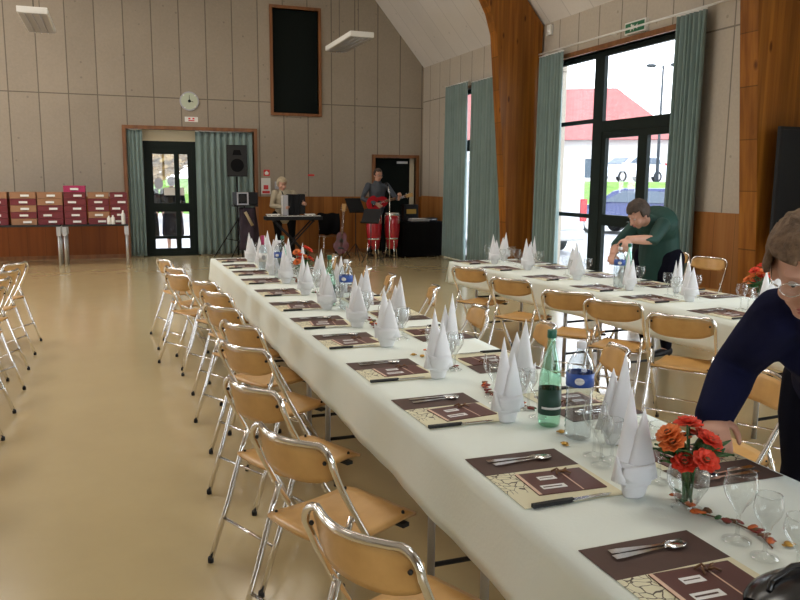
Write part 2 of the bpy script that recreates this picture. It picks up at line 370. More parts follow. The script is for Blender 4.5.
# entrance glazing
d=MB()
Y0=YB+.16; Y1=YB+.23
for q in ((.50,0,.62,2.36),(1.52,0,1.66,2.36)): d.box(q[0],Y0,q[1],q[2],Y1,q[3])
d.box(.62,Y0,2.24,1.52,Y1,2.36); d.box(.62,Y0,0,1.52,Y1,.09)
e=d.build('door_1','frame'); struct(e)
l=MB(); Y2=YB+.17; Y3=YB+.215
l.box(.62,Y2,.09,.75,Y3,2.24); l.box(1.17,Y2,.09,1.27,Y3,2.24); l.box(1.44,Y2,.09,1.52,Y3,2.24)
for x0,x1 in ((.75,1.17),(1.27,1.44)):
    l.box(x0,Y2,.09,x1,Y3,.16); l.box(x0,Y2,.92,x1,Y3,1.10); l.box(x0,Y2,2.10,x1,Y3,2.24); l.box(x0,Y2,.36,x1,Y3,.42)
l.build('door_leaf','frame',e)
MB().box(.75,YB+.19,.1,1.17,YB+.196,2.1).box(1.27,YB+.19,.1,1.44,YB+.196,2.1).build('glass_pane','pane',e)
MB().prism([(.85+.09*math.cos(a),1.5+.12*math.sin(a)) for a in [PI*k/6 for k in range(12)]],YB+.184,YB+.188).build('round_notice','pearl',e)
box(.95,YB+.183,1.26,1.36,YB+.187,1.42).build('paper_notice','white',e)
struct(MB().box(.25,Y0,2.36,1.66,Y1,2.58).build('trim_8','creamp'))
struct(MB().box(.25,Y0,0,.50,Y1,2.36).box(1.66,Y0,0,2.79,Y1,2.58).build('trim_9','creamp'))
# right window wall with door leaves
w=MB(); X0,X1=XW+.10,XW+.16
w.box(X0,9.80,0,X1,10.04,3.47)
w.box(X0,W1[0],3.40,X1,9.80,3.47); w.box(X0,10.04,3.40,X1,W1[1],3.47)
w.box(X0,W1[0],2.33,X1,9.80,2.48); w.box(X0,10.04,2.47,X1,W1[1],2.53); w.box(X0,10.04,1.06,X1,W1[1],1.12)
w.box(X0,W1[0],0,X1,W1[0]+.1,3.38); w.box(X0,W1[1]-.1,0,X1,W1[1],3.38); w.box(X0,W1[0]+.1,0,X1,W1[1]-.1,.06)
wi=w.build('window_1','frame'); struct(wi)
l=MB(); X2,X3=XW+.11,XW+.17
for y0,y1 in ((8.85,9.80),(8.02,8.85)):
    l.box(X2,y0,.06,X3,y0+.11,2.33); l.box(X2,y1-.09,.06,X3,y1,2.33)
    l.box(X2,y0+.11,2.23,X3,y1-.09,2.33); l.box(X2,y0+.11,.97,X3,y1-.09,1.13); l.box(X2,y0+.11,.06,X3,y1-.09,.2)
l.build('door_leaf','frame',wi)
g=MB(); g.box(XW+.14,W1[0]+.1,2.48,XW+.146,9.80,3.38); g.box(XW+.14,10.04,.06,XW+.146,W1[1]-.1,3.38)
for y0,y1 in ((8.96,9.71),(8.13,8.76)): g.box(XW+.14,y0,.2,XW+.146,y1,2.23)
g.build('glass_pane','pane',wi)
MB().tube([(XW+.11,8.91,1.05),(XW+.05,8.91,1.05),(XW+.05,9.03,1.05)],.01).build('door_handle','steel',wi)
w=MB()
for y0,y1 in ((W2[0],W2[0]+.08),(W2[1]-.08,W2[1])): w.box(X0,y0,0,X1,y1,W2[2])
w.box(X0,W2[0],W2[2]-.08,X1,W2[1],W2[2]); w.box(X0,W2[0],2.2,X1,W2[1],2.42); w.box(X0,W2[0],0,X1,W2[1],.08)
wi=w.build('window_2','frame'); struct(wi)
box(XW+.14,W2[0]+.08,.08,XW+.146,W2[1]-.08,W2[2]-.08).build('glass_pane','pane',wi)
w=MB()
for y in (-.8,.75,2.35,3.9): w.box(X0,y,0,X1,y+.1,3.47)
w.box(X0,-.7,3.38,X1,3.9,3.47); w.box(X0,-.7,0,X1,3.9,.08); w.box(X0,-.7,2.3,X1,3.9,2.4)
q=w.build('window_8','frame'); struct(q); box(XW+.14,-.7,.08,XW+.146,3.9,3.38).build('glass_pane','pane',q)
w=MB()
for x in (-1.5,.3,2.1,3.9): w.box(x,YF-.19,.8,x+.1,YF-.1,3.4)
w.box(-1.4,YF-.19,3.3,3.9,YF-.1,3.4); w.box(-1.4,YF-.19,.8,3.9,YF-.1,.9)
q=w.build('window_9','frame'); struct(q); box(-1.4,YF-.15,.9,3.9,YF-.144,3.3).build('glass_pane','pane',q)  # unseen front window, added so fill light enters from behind the camera
for k,(a,c) in enumerate(LW):
    w=MB(); XA,XB=XL-.19,XL-.1
    w.box(XA,a,.1,XB,a+.1,3.45); w.box(XA,c-.1,.1,XB,c,3.45); w.box(XA,a,3.35,XB,c,3.45); w.box(XA,a,.1,XB,c,.2); w.box(XA,(a+c)/2-.06,.2,XB,(a+c)/2+.06,3.35); w.box(XA,a,2.25,XB,c,2.4)
    q=w.build('window_%d'%(4+k),'frame'); struct(q)
    box(XL-.15,a+.1,.2,XL-.144,c-.1,3.35).build('glass_pane','pane',q)
# ------------------------------------------------------------------ curtains
def curtain(name,label,p0,p1,z0,z1,waves,amp=.05,flare=1.0,group=None,swing=0):
    p0=V(p0);p1=V(p1); d=(p1-p0); n=V((-d.y,d.x)).normalized()
    def f(u,v):
        z=z1+(z0-z1)*v; ph=u*waves*2*PI
        a=amp*(.55+.45*v)*(math.sin(ph+.5*math.sin(3.1*u+2*v))+.25*math.sin(2.3*ph+1+v))
        c=p0.lerp(p1,.5+(u-.5)*(1-(1-flare)*(1-v)))+n*a
        return V((c.x,c.y,z))
    b=MB(); b.grid(f,int(waves*10),14); o=b.build(name,'curtain'); solid(o,.006)
    tag(o,label,'curtain',group)
    h=MB()
    h.tube([(p0.x,p0.y,z1+.012),(p1.x,p1.y,z1+.012)],.012,6); h.build('curtain_track','white',o)
    return o
curtain('curtain','narrow grey green curtain left of the glass entrance door',(.27,YB+.03),(.56,YB+.03),.03,2.56,4,.035)
curtain('curtain','wide grey green curtain right of the entrance door behind the loudspeaker',(1.60,YB+.04),(2.77,YB+.04),.03,2.56,9,.055)
curtain('curtain','grey green curtain nearest the stage corner, left of the slit of daylight',(XW-.12,15.08),(XW-.12,13.98),.03,3.50,9,.05)
curtain('curtain','grey green curtain between the slit of daylight and the middle timber post',(XW-.12,13.84),(XW-.12,12.42),.03,3.46,11,.05)
curtain('curtain','grey green curtain left of the big window, right of the middle timber post',(XW-.13,11.27),(XW-.13,10.55),.03,3.56,8,.055)
curtain('curtain','grey green curtain right of the big window above the bending woman',(XW-.13,8.02),(XW-.13,7.50),.03,3.58,7,.06)
rail=MB().tube([(XW-.12,6.7,3.62),(XW-.12,11.3,3.62)],.014).build('curtain_rail','white'); tag(rail,'thin white curtain rail above the big window','curtain rail')
rb=MB()
for y in (6.9,8.0,9.4,10.8,11.2): rb.box(XW-.12,y-.01,3.61,XW,y+.01,3.63)
rb.build('rail_bracket','white',rail)
# ------------------------------------------------------------------ glulam frames
def frame_post(y0,y1,label):
    t=thing('timber_frame',label,'timber post',(XW-.3,y0,0),0,None)
    lo=-(XW-.3)
    out=[(6.47,0),(6.52,1.3),(6.60,EZ-.02),(6.05,EZ+.55*SL),(3.2,EZ+3.4*SL-.04),(0,RZ-.06)]
    inn=[(0,RZ-.75),(3.2,EZ+3.4*SL-.98),(5.22,4.86),(5.50,4.50),(5.66,4.22),(5.76,3.9),(5.99,1.3),(6.08,0)]
    inn=inn[::-1]
    # leg and rafter as one bent member
    poly=[(x+lo,z) for x,z in out]+[(x+lo,z) for x,z in inn[::-1]]
    b=MB(); b.prism(poly,0,y1-y0); b.build('glulam_post','glulam',t)
    b=MB(); 
    b.prism([(2*lo*0-(x+ (XW-.3)) ,z) for x,z in out[3:]+inn[::-1][:2]],0,y1-y0)
    b.build('rafter','glulam',t)
    MB().box(6.04+lo,-.012,0,6.52+lo,y1-y0+.012,.16).build('steel_shoe','grey_metal',t)
    return t
frame_post(11.35,11.57,'tapered orange timber post between the curtains of the window wall')
frame_post(6.02,6.25,'tapered orange timber post at the right edge behind the woman in navy')
# ------------------------------------------------------------------ folding chair
def make_chair():
    t=thing('folding_chair','','chair')
    W=.205; r=.011
    def side(s):
        return [(.38,s*.215,.012),(.225,s*.212,.27),(.07,s*.207,.53),(.0,s*W,.66),(-.03,s*W,.735)]
    arc=[]
    for k in range(0,6):
        a=PI/2*k/5; arc.append((-.033-.006*math.sin(a),W-.055*(1-math.cos(a)),.735+.055*math.sin(a)))
    top=[]
    for k in range(1,12):
        u=k/12; y=(W-.055)*(1-2*u); top.append((-.039-.045*math.cos(y/(W-.055)*PI/2),y,.79))
    path=side(1)[:-1]+arc+top+[(x,-y,z) for x,y,z in arc[::-1]]+side(-1)[:-1][::-1]
    MB().tube(path,r,8).build('back_frame','chrome',t)
    b=MB(); b.tube([(-.135,.188,.012),(-.045,.188,.24),(.025,.188,.445),(.062,.190,.54)],r,8); b.tube([(-.135,-.188,.012),(-.045,-.188,.24),(.025,-.188,.445),(.062,-.190,.54)],r,8)
    b.tube([(-.069,-.188,.18),(-.069,.188,.18)],.007,6); b.tube([(.03,-.188,.43),(.03,.188,.43)],.008,6)
    b.build('rear_leg_frame','chrome',t)
    MB().tube([(.285,-.214,.17),(.285,.214,.17)],.007,6).build('stretcher','chrome',t); MB().tube([(.13,-.21,.425),(.13,.21,.425)],.008,6).build('seat_crossbar','chrome',t)
    # seat
    def seat(u,v):
        x=-.005+.405*u; w=.182-.012*u
        if u<.12: w*=.93+.07*math.sqrt(u/.12)
        if u>.88: w*=.93+.07*math.sqrt(max(0,(1-u)/.12))
        y=(v*2-1)*w
        bow=-.03*(1-(2*v-1)**2) if u<.01 else 0
        z=.452-.012*math.sin(PI*u)-(0.02*max(0,(u-.8)/.2)**2)
        return V((x+bow*.6,y,z))
    o=MB().grid(seat,14,10).build('seat','beech',t); solid(o,.011)
    for x,y in ((.03,.165),(.03,-.165),(.34,.15),(.34,-.15)): MB().lathe([(.006,.442),(.006,.458),(.003,.461)],6,(x,y,0)).build('seat_bolt','rubber',t)
    bk=MB(); bk.box(.30,-.19,.42,.33,.19,.434); bk.build('seat_rail','rubber',t)
    def back(u,v):
        y=(v*2-1)*.192; k=y/.192
        zb=.655+.035*abs(k)**4 ; zt=.778-.02*abs(k)**8
        z=zb+(zt-zb)*u
        x=-.082+.055*k*k-.0+.02*(1-u)
        return V((x+.012,y,z))
    o=MB().grid(back,6,16).build('backrest','beech',t); solid(o,.01)
    for s in (1,-1): MB().ell((-.038,s*.175,.74),(.007,.007,.007),None,8,5).build('backrest_screw','rubber',t)
    for x,y in ((.38,.215),(.38,-.215),(-.135,.188),(-.135,-.188)): MB().lathe([(.0125,0),(.013,.014),(.0115,.024)],8,(x,y,0)).build('rubber_foot','rubber',t)
    return t
CH=Proto(make_chair())
def chair_at(bx,by,ang,label,group):
    a=R(ang); return CH.put((bx+.07*math.cos(a),by+.07*math.sin(a),0),a,label,group)
GL='chairs on the aisle side of the long table'
Lc=[(.475,1.635,25),(.46,2.34,26),(.445,2.985,24),(.53,3.73,28),(.60,4.32,25),(.58,4.96,28),(.62,5.63,26),(.60,6.25,28),(.44,6.78,27),(.45,7.32,22),(.40,8.1,16)]
for i,(x,y,a) in enumerate(Lc):
    chair_at(x,y,a,'beech folding chair, %s from the near end, aisle side of the long table'%ORD[i],GL)
GR='chairs on the far side of the long table'
for i,(x,y,a) in enumerate([(2.62,2.5,172),(2.30,3.07,158),(2.30,3.74,160),(2.20,4.40,168),(2.30,5.42,160),(2.22,6.2,163),(2.2,6.8,160),(2.2,7.45,165),(2.22,8.05,165)]):
    chair_at(x,y,a,'beech folding chair, %s from the near end, inner side of the long table'%ORD[i],GR)
GT='chairs with backs to us at the window table'
for i,(x,y,a) in enumerate([(3.27,3.12,34),(3.21,3.77,36),(3.155,4.39,36),(3.11,4.88,38),(3.05,5.68,28),(3.08,6.56,26)]):
    chair_at(x,y,a,'beech folding chair seen from behind, %s from the right, at the window table'%ORD[i],GT)
chair_at(5.22,6.42,186,'folding chair tucked at the far side of the window table beside the bending woman','chairs between window table and wall')
chair_at(6.20,7.42,200,'folding chair by the window wall, left one of the two standing there','chairs between window table and wall')
chair_at(6.12,6.74,200,'folding chair by the window wall, right one of the two standing there','chairs between window table and wall')
GA='chairs at the left edge with backs to the aisle'
for i,y in enumerate([3.1,3.7,4.3,4.9,5.5,6.15,6.8,7.4,8.05]):
    chair_at(-.80-.012*i,y+.05,162-(i%3)*4,'beech folding chair at the left edge facing left, %s from the near end'%ORD[i],GA)
# ------------------------------------------------------------------ tables and cloths
def folding_table(L,W,label,group):
    t=thing('trestle_table',label,'table',group=group)
    MB().box(-W/2,-L/2,.715,W/2,L/2,.742,bev=.004).build('tabletop','beech',t)
    for sx in (1,-1):
        for sy in (1,-1):
            MB().tube([(sx*(W/2-.12),sy*(L/2-.22),.715),(sx*(W/2-.12),sy*(L/2-.22),.0)],.016,8).build('leg','grey_metal',t)
    for sy in (1,-1):
        b=MB(); b.tube([(-(W/2-.12),sy*(L/2-.22),.12),((W/2-.12),sy*(L/2-.22),.12)],.01,6)
        b.tube([(0,sy*(L/2-.22),.4),(0,sy*(L/2-.62),.71)],.01,6); b.tube([(-(W/2-.12),sy*(L/2-.22),.4),((W/2-.12),sy*(L/2-.22),.4)],.01,6)
        b.build('leg_brace','rubber',t)
    return t
TB=Proto(folding_table(2.0,.8,'',''))
for i,y in enumerate((1.35,3.37,5.39,7.41)):
    TB.put((1.37,y,0),0,'folding trestle table under the long white cloth, %s from the near end'%ORD[i],'tables under the long cloth')
A2=.065   # the window table is turned a little
def T2(x,y): # local table coordinates -> world
    ca,sa=math.cos(A2),math.sin(A2); return (3.93+x*ca-(y)*sa,5.0+x*sa+y*ca)
for i,y in enumerate((-2.80,-.77,1.26)):
    p=T2(0,y+.2); TB.put((p[0],p[1],0),A2,'folding trestle table under the window table cloth, %s from the near end'%ORD[i],'tables under the window cloth')
def cloth(name,label,w,y0,y1,drop,rz=0,loc=(0,0,0),seed=1):
    prof=[]   # across: left bottom -> top -> right bottom
    h=w/2; n=6
    for k in range(n+1): prof.append((-h-.004,.753-drop*(1-k/n),(1-k/n),-1))
    for k in range(1,12): prof.append((-h+w*k/12,.755,0,0))
    for k in range(n+1): prof.append((h+.004,.753-drop*(k/n),k/n,1))
    ny=int((y1-y0)/.06)
    def f(u,v):
        i=round(u*(len(prof)-1)); x,z,d,s=prof[i]; y=y0+(y1-y0)*v
        wv=math.sin(y*9+seed+s)*.5+math.sin(y*23+2*seed)*.22+math.sin(y*3.1+seed)*.5
        x+=s*d*(.012+.009*wv); z-= d*.004*math.sin(y*4.2+seed)
        return V((x,y,z))
    b=MB(); b.grid(f,len(prof)-1,ny)
    for e,yy in ((-1,y0),(1,y1)):
        def g(u,v):
            x=-h-.004+(w+.008)*u; wv=math.sin(x*14+seed)*.02
            ed=abs(2*u-1)**8
            return V((x*(1+.05*v*ed),yy+e*v*(.05+wv),.755-drop*v))
        b.grid(g,16,6)
    bmesh.ops.remove_doubles(b.bm,verts=b.bm.verts,dist=.0015)
    o=b.build(name,'cloth'); solid(o,.0015); o.location=loc; o.rotation_euler=(0,0,rz)
    return tag(o,label,'tablecloth')
cloth('tablecloth','long white cloth on the row of tables running from the lower right to the stage',.87,.28,8.44,.235,loc=(1.37,0,0))
cloth('tablecloth','white cloth on the second row of tables near the windows',.93,-3.66,2.50,.22,rz=A2,loc=(3.93,5.0,0),seed=4)
# ------------------------------------------------------------------ place settings
ZT=.7575
def make_placemat():
    b=MB(); b.box(-.155,.045,0,.155,.19,.0012); b.m(1); b.box(-.155,-.19,0,.155,.045,.0012)
    return b.build('placemat',['choc','print'])
def make_card():
    b=MB(); b.box(-.105,-.075,0,.105,.075,.003); b.m(1); b.box(-.105,-.075,.003,-.095,.075,.0036); b.box(.03,-.075,.003,.034,.075,.0036)
    b.m(2); b.box(-.075,-.045,.003,.0,-.02,.0036); b.box(-.055,.015,.003,.0,.04,.0036)
    o=b.build('menu_card',['card','pink','label_w'])
    q=MB(); 
    for k in range(4):
        a=k*PI/2+.4; q.tube([(.03,.05,.006),(.03+.02*math.cos(a),.05+.012*math.sin(a),.014),(.03+.032*math.cos(a+.5),.05+.02*math.sin(a+.5),.006)],.003,6)
    q.build('raffia_bow','leafb',o)
    MB().box(-.07,-.036,.0037,-.012,-.030,.004).build('menu_text','choc',o); MB().box(-.05,.026,.0037,-.008,.0295,.004).build('menu_text','choc',o)
    return o
def make_napkin():
    b=MB()
    n=20
    # cuff: open boat-like cup
    rings=[]
    for z,rr in ((0,.030),(.008,.035),(.035,.040),(.065,.045),(.09,.048)):
        ring=[]
        for k in range(n):
            a=2*PI*k/n; e=1+.25*(z/.1)*abs(math.cos(a))**3
            dz=.02*(z/.1)*abs(math.cos(a))**2
            ring.append(V((rr*e*math.cos(a),rr*.72*math.sin(a),z+dz)))
        rings.append(ring)
    b.ring_loft(rings,True,True)
    def peak(h,cx,cy,tx,ty,w,d,z0=.05,tw=0):
        rg=[]
        for j in range(9):
            t=j/8; s=(1-t)**.95+.010
            rg.append([V((cx+(tx-cx)*t+w*s*math.cos(a)*(1+.08*math.sin(5*a+tw)),cy+(ty-cy)*t+d*s*math.sin(a)*(1+.12*math.sin(3*a+tw+t)),z0+(h-z0)*t)) for a in [2*PI*k/14 for k in range(14)]])
        b.ring_loft(rg,True,True)
    peak(.305,-.008,.012,-.016,.012,.054,.028,.045,0)
    peak(.250,.008,-.010,.012,-.010,.058,.026,.05,2)
    peak(.125,-.038,0,-.066,.002,.024,.018,.045,1)
    o=b.build('napkin','napkin')
    q=MB(); 
    def fold(u,v):
        a=-2.9+2.6*u; z=.03+.060*v+.010*math.sin(u*PI); r=.0395+.011*v
        return V((r*1.12*math.cos(a),r*.80*math.sin(a)-.002,z))
    q.grid(fold,14,4); f=q.build('folded_cuff','napkin',o); solid(f,.003)
    return o
def make_glass(rb,hb,hs,rf,water=0):
    t=MB()
    prof=[(rf,0),(rf,.002),(rf*.5,.006),(.006,.010),(.0045,.02),(.0045,hs-.008),(.010,hs)]
    for k in range(1,8):
        u=k/7; prof.append((rb*math.sin(PI*.5*min(1,u*1.5))**.8*(1-.16*max(0,u-.6)/.4),hs+hb*u))
    t.ring_loft([[V((r*math.cos(2*PI*k/16),r*math.sin(2*PI*k/16),z)) for k in range(16)] for r,z in prof],True,False)
    o=t.build('wine_glass','glass')
    q=MB().tube([(prof[-1][0]*math.cos(2*PI*k/16),prof[-1][0]*math.sin(2*PI*k/16),hs+hb) for k in range(17)],.0015,5).build('rim','glass',o)
    return o
def make_knife():
    b=MB(); b.prism([(.0,-.006),(.11,-.007),(.125,-.004),(.125,.006),(.10,.008),(0,.008)],0.0,.010,'Z')
    o=MB().prism([(.118,-.005),(.235,-.004),(.25,.004),(.22,.009),(.118,.009)],.003,.0055,'Z').build('blade','steel')
    o.name='table_knife'; h=b.build('handle','rubber',o); return o
def make_fork():
    b=MB(); b.prism([(0,-.009),(.02,-.010),(.11,-.004),(.14,-.004),(.14,.004),(.11,.004),(.02,.010),(0,.009)],.002,.0055,'Z')
    b.prism([(.14,-.004),(.155,-.012),(.20,-.012),(.20,-.008),(.165,-.007),(.165,-.004),(.20,-.004),(.20,0),(.165,0),(.165,.003),(.20,.003),(.20,.007),(.165,.007),(.165,.009),(.20,.010),(.20,.013),(.155,.012),(.14,.004)],.003,.006,'Z')
    return b.build('fork','steel')
def make_spoon():
    b=MB(); b.prism([(0,-.009),(.02,-.010),(.11,-.004),(.145,-.004),(.145,.004),(.11,.004),(.02,.010),(0,.009)],.002,.0055,'Z')
    b.ell((.172,0,.007),(.030,.019,.005),None,12,6)
    return b.build('spoon','steel')
def protos():
    P={}
    for k,f,cat in (('placemat',make_placemat,'placemat'),('menu_card',make_card,'menu card'),('napkin',make_napkin,'napkin'),('knife',make_knife,'knife'),('fork',make_fork,'fork'),('spoon',make_spoon,'spoon'),
        ('g1',lambda:make_glass(.040,.095,.075,.034),'glass'),('g2',lambda:make_glass(.033,.080,.070,.031),'glass'),('g3',lambda:make_glass(.037,.075,.055,.033),'glass')):
        o=f(); tag(o,'',cat); P[k]=Proto(o)
    return P
PP=protos()
def setting(org,rz,who,table,k,closeup=True):
    """org: centre of the mat; local +x points away from the diner, +y to the diner's left"""
    ca,sa=math.cos(rz),math.sin(rz)
    def W(x,y,z=ZT): return (org[0]+x*ca-y*sa,org[1]+x*sa+y*ca,z)
    J=lambda s:random.uniform(-s,s)
    end='%s from near end, %s of the %s'%(ORD[k],who,table); g='%s of the %s'%(who,table)
    PP['placemat'].put(W(J(.006),J(.006),ZT),rz+J(.03),'brown and cream placemat, '+end,'placemats on the '+g)
    PP['menu_card'].put(W(.03+J(.01),-.045+J(.01),ZT+.0014),rz+J(.12),'dark brown menu card, '+end,'menu cards on the '+g)
    if not (k==0 and who=='aisle side'): PP['napkin'].put(W(.155+J(.01),-.19+J(.02),ZT),rz+J(.5),'white napkin folded tall, '+end,'napkins on the '+g)
    PP['knife'].put(W(-.145+J(.01),-.185+J(.008),ZT+.0015),rz+.02+J(.03),'black handled table knife, '+end,'knives on the '+g)
    PP['fork'].put(W(-.10+J(.01),.150+J(.006),ZT+.0015),rz-.03+J(.04),'steel fork on its brown mat, '+end,'forks on the '+g)
    PP['spoon'].put(W(-.105+J(.01),.115+J(.006),ZT+.0015),rz+.06+J(.04),'steel spoon beside the fork, '+end,'spoons on the '+g)
    PP['g1'].put(W(.235+J(.012),.10+J(.015)),rz,'large clear wine glass, '+end,'large wine glasses on the '+g)
    PP['g2'].put(W(.215+J(.012),.015+J(.012)),rz,'small clear wine glass, '+end,'small wine glasses on the '+g)
    PP['g3'].put(W(.240+J(.012),-.075+J(.012)),rz,'round clear water glass, '+end,'water glasses on the '+g)
YL=[1.43,2.04,2.73,3.37,4.05,4.61,5.25,5.91,6.6,7.2,7.76,8.34]
for k,y in enumerate(YL): setting((1.127,y-.19),0,'aisle side','long table',k)
YR=[2.02,2.66,3.38,4.10,4.72,5.34,5.95,6.56,7.16,7.72,8.28]
for k,y in enumerate(YR): setting((1.645,y-.20),PI,'inner side','long table',k)
YN=[-1.95,-1.28,-.60,.02,.72,1.5,2.1]
for k,y in enumerate(YN):
    p=T2(-.285,y+.22); setting(p,A2,'near side','window table',k)
for k,y in enumerate([-2.1,-1.35,-.45,.15,.85,1.55,2.1]):
    p=T2(.285,y+.1); setting(p,A2+PI,'window side','window table',k)
# ------------------------------------------------------------------ bottles, flowers, decoration
def bottle_green(label,loc,full=True):
    t=thing('glass_water_bottle',label,'bottle',loc)
    pr=[(.030,0),(.037,.006),(.039,.02),(.039,.15),(.037,.18),(.026,.235),(.016,.275),(.0135,.30),(.0135,.322)]
    o=MB().lathe(pr,20).build('bottle_body','gglass',t)
    MB().lathe([(.0155,.312),(.0165,.314),(.0165,.338),(.015,.340)],16).build('cap','cap_g',t)
    b=MB(); b.ring_loft([[V((.0397*math.cos(2*PI*k/20),.0397*math.sin(2*PI*k/20),z)) for k in range(20)] for z in (.045,.135)],True,False)
    o=b.build('label','label_g',t); solid(o,.0006)
    q=MB(); q.ring_loft([[V((.0405*math.cos(a),.0405*math.sin(a),z)) for a in [-PI*.9+.9*PI*k/14 for k in range(15)]] for z in (.066,.074)],False,False); solid(q.build('label_band','label_w',t),.0004)
    return t
def bottle_water(label,loc,big=1.0,pink=False,h=.32):
    t=thing('plastic_water_bottle',label,'bottle',loc)
    pr=[(.030,0),(.042,.008)]
    z=.02
    while z<.17: pr+= [(.0445,z),(.0415,z+.009)]; z+=.018
    pr+=[(.0445,.175),(.0445,.228),(.043,.245),(.034,.272),(.020,.292),(.0135,.298),(.0135,.312)]
    MB().lathe(pr,20).build('bottle_body','bplastic',t)
    MB().lathe([(.0155,.306),(.016,.308),(.016,.326),(.014,.328)],14).build('cap','crate_m' if pink else 'cap_w',t)
    b=MB(); b.ring_loft([[V((.0453*math.cos(2*PI*k/20),.0453*math.sin(2*PI*k/20),z)) for k in range(20)] for z in (.182,.226)],True,False)
    solid(b.build('label','label_b',t),.0006)
    b=MB(); a0=R(-125); 
    b.ring_loft([[V((.0462*math.cos(a0+.35*math.cos(q)),.0462*math.sin(a0+.35*math.cos(q)),.203+.012*math.sin(q)*s)) for q in [2*PI*k/16 for k in range(16)]] for s in (.02,1)],True,False); solid(b.build('label_emblem','label_w',t),.0005)
    return t
bottle_green('green glass water bottle with dark label standing nearest on the long table',(1.39,2.26,ZT))
bottle_water('clear plastic water bottle with blue label beside the nearest green bottle',(1.41,2.11,ZT))
bottle_water('clear plastic water bottle with blue label halfway along the long table',(1.40,4.84,ZT))
bottle_green('green glass bottle behind the middle plastic bottle on the long table',(1.34,5.03,ZT))
bottle_green('green glass bottle at the far end of the long table',(1.40,6.90,ZT))
bottle_water('plastic water bottle among napkins toward the far end of the long table',(1.30,6.55,ZT))
# rosé wine bottle with pink foil neck
t=thing('wine_bottle','pink necked wine bottle with grey label, far end of the long table','bottle',(1.26,7.12,ZT))
MB().lathe([(.034,0),(.038,.008),(.038,.19),(.030,.215),(.016,.245),(.014,.27)],18).build('bottle_body','bplastic',t)
MB().lathe([(.016,.245),(.0155,.27),(.017,.31),(.017,.325),(.014,.33)],14).build('foil_capsule','crate_m',t)
b=MB(); b.ring_loft([[V((.0388*math.cos(2*PI*k/18),.0388*math.sin(2*PI*k/18),z)) for k in range(18)] for z in (.09,.17)],True,False); solid(b.build('label','label_w',t),.0006)
b=MB(); b.prism([(.018*math.cos(q),.13+.022*math.sin(q)) for q in [2*PI*k/12 for k in range(12)]],-.0405,-.0395); b.build('label_emblem','pearl',t)
p=T2(-.13,.17)
bottle_water('clear plastic water bottle with blue label on the window table',(3.80,5.20,ZT))
bottle_green('green glass bottle the bending woman reaches for on the window table',(4.01,5.36,ZT))
def bouquet(label,loc,s=1.0,seed=1,tall=1.0):
    rnd=random.Random(seed)
    t=thing('flower_vase',label,'flowers',loc)
    pr=[(.030,0),(.036,.004),(.022,.012),(.030,.03),(.046,.06),(.048,.085),(.040,.11),(.043,.12)]
    o=MB().ring_loft([[V((r*s*math.cos(2*PI*k/18),r*s*math.sin(2*PI*k/18),z*s)) for k in range(18)] for r,z in pr],True,False).build('vase','glass',t)
    MB().lathe([(.026*s,.032*s),(.040*s,.06*s),(.042*s,.085*s)],16).build('water','water',t)
    hd=[]; st=MB()
    for k in range(11):
        a=rnd.uniform(0,2*PI); rr=rnd.uniform(.01,.075)*s; h=(.165+rnd.uniform(-.02,.055)-rr*.4)*s*tall
        c=V((rr*math.cos(a),rr*math.sin(a),h)); hd.append(c)
        st.tube([(rr*.2*math.cos(a+2),rr*.2*math.sin(a+2),.02*s),(rr*.35*math.cos(a),rr*.35*math.sin(a),.11*s),tuple(c)],.0022*s,5)
    st.build('stems','leafg',t)
    lf=MB()
    for k in range(26):
        a=rnd.uniform(0,2*PI); e=rnd.uniform(-.3,.8); L=rnd.uniform(.045,.075)*s; base=V((.02*math.cos(a),.02*math.sin(a),rnd.uniform(.11,.15)))*s; d=V((math.cos(a)*math.cos(e),math.sin(a)*math.cos(e),math.sin(e))); sd=d.cross(V((0,0,1))).normalized()*L*.26; up=sd.cross(d).normalized()*L*.06
        lf.ring_loft([[base+d*L*u+sd*w+up*abs(w)*-1,base+d*L*u+up+V((0,0,-.01*u*u)),base+d*L*u-sd*w+up*abs(w)*-1] for u,w in ((0,.05),(.25,.8),(.55,1),(.8,.6),(1,.04))],False,False)
    solid(lf.build('leaves','leafg',t),.0008)
    for k,c in enumerate(hd):
        b=MB(); ax=(V((c.x,c.y,.09*s))).normalized(); q=ax.to_track_quat('Z','Y').to_matrix()
        for ly,(n,L,el) in enumerate(((8,.032,.15),(7,.026,.6),(5,.016,1.1))):
            for j in range(n):
                a=2*PI*j/n+ly*.4; d=V((math.cos(a)*math.cos(el),math.sin(a)*math.cos(el),math.sin(el))); sd=V((-math.sin(a),math.cos(a),0))
                L2=L*s
                b.ring_loft([[c+q@(d*L2*u-sd*w*L2*.36),c+q@(d*L2*u+V((0,0,-.12*L2))),c+q@(d*L2*u+sd*w*L2*.36)] for u,w in ((.05,.3),(.5,1),(.85,.8),(1,.2))],False,False)
        b.m(1).ell(c+q@V((0,0,.006*s)),(.008*s,.008*s,.006*s),None,8,5)
        solid(b.build('blossom',['petal' if k%3 else 'petalo','leafb'],t),.0006)
    return t
bouquet('small glass vase of red and orange flowers by the hand of the woman in navy',(1.365,1.53,ZT),1.12,3)
bouquet('small glass vase of red orange flowers toward the far end of the long table',(1.42,6.24,ZT),1.15,5,1.25)
bouquet('glass vase with green leaves and orange flowers on the window table',(4.12,4.05,ZT),1.25,8,1.1)
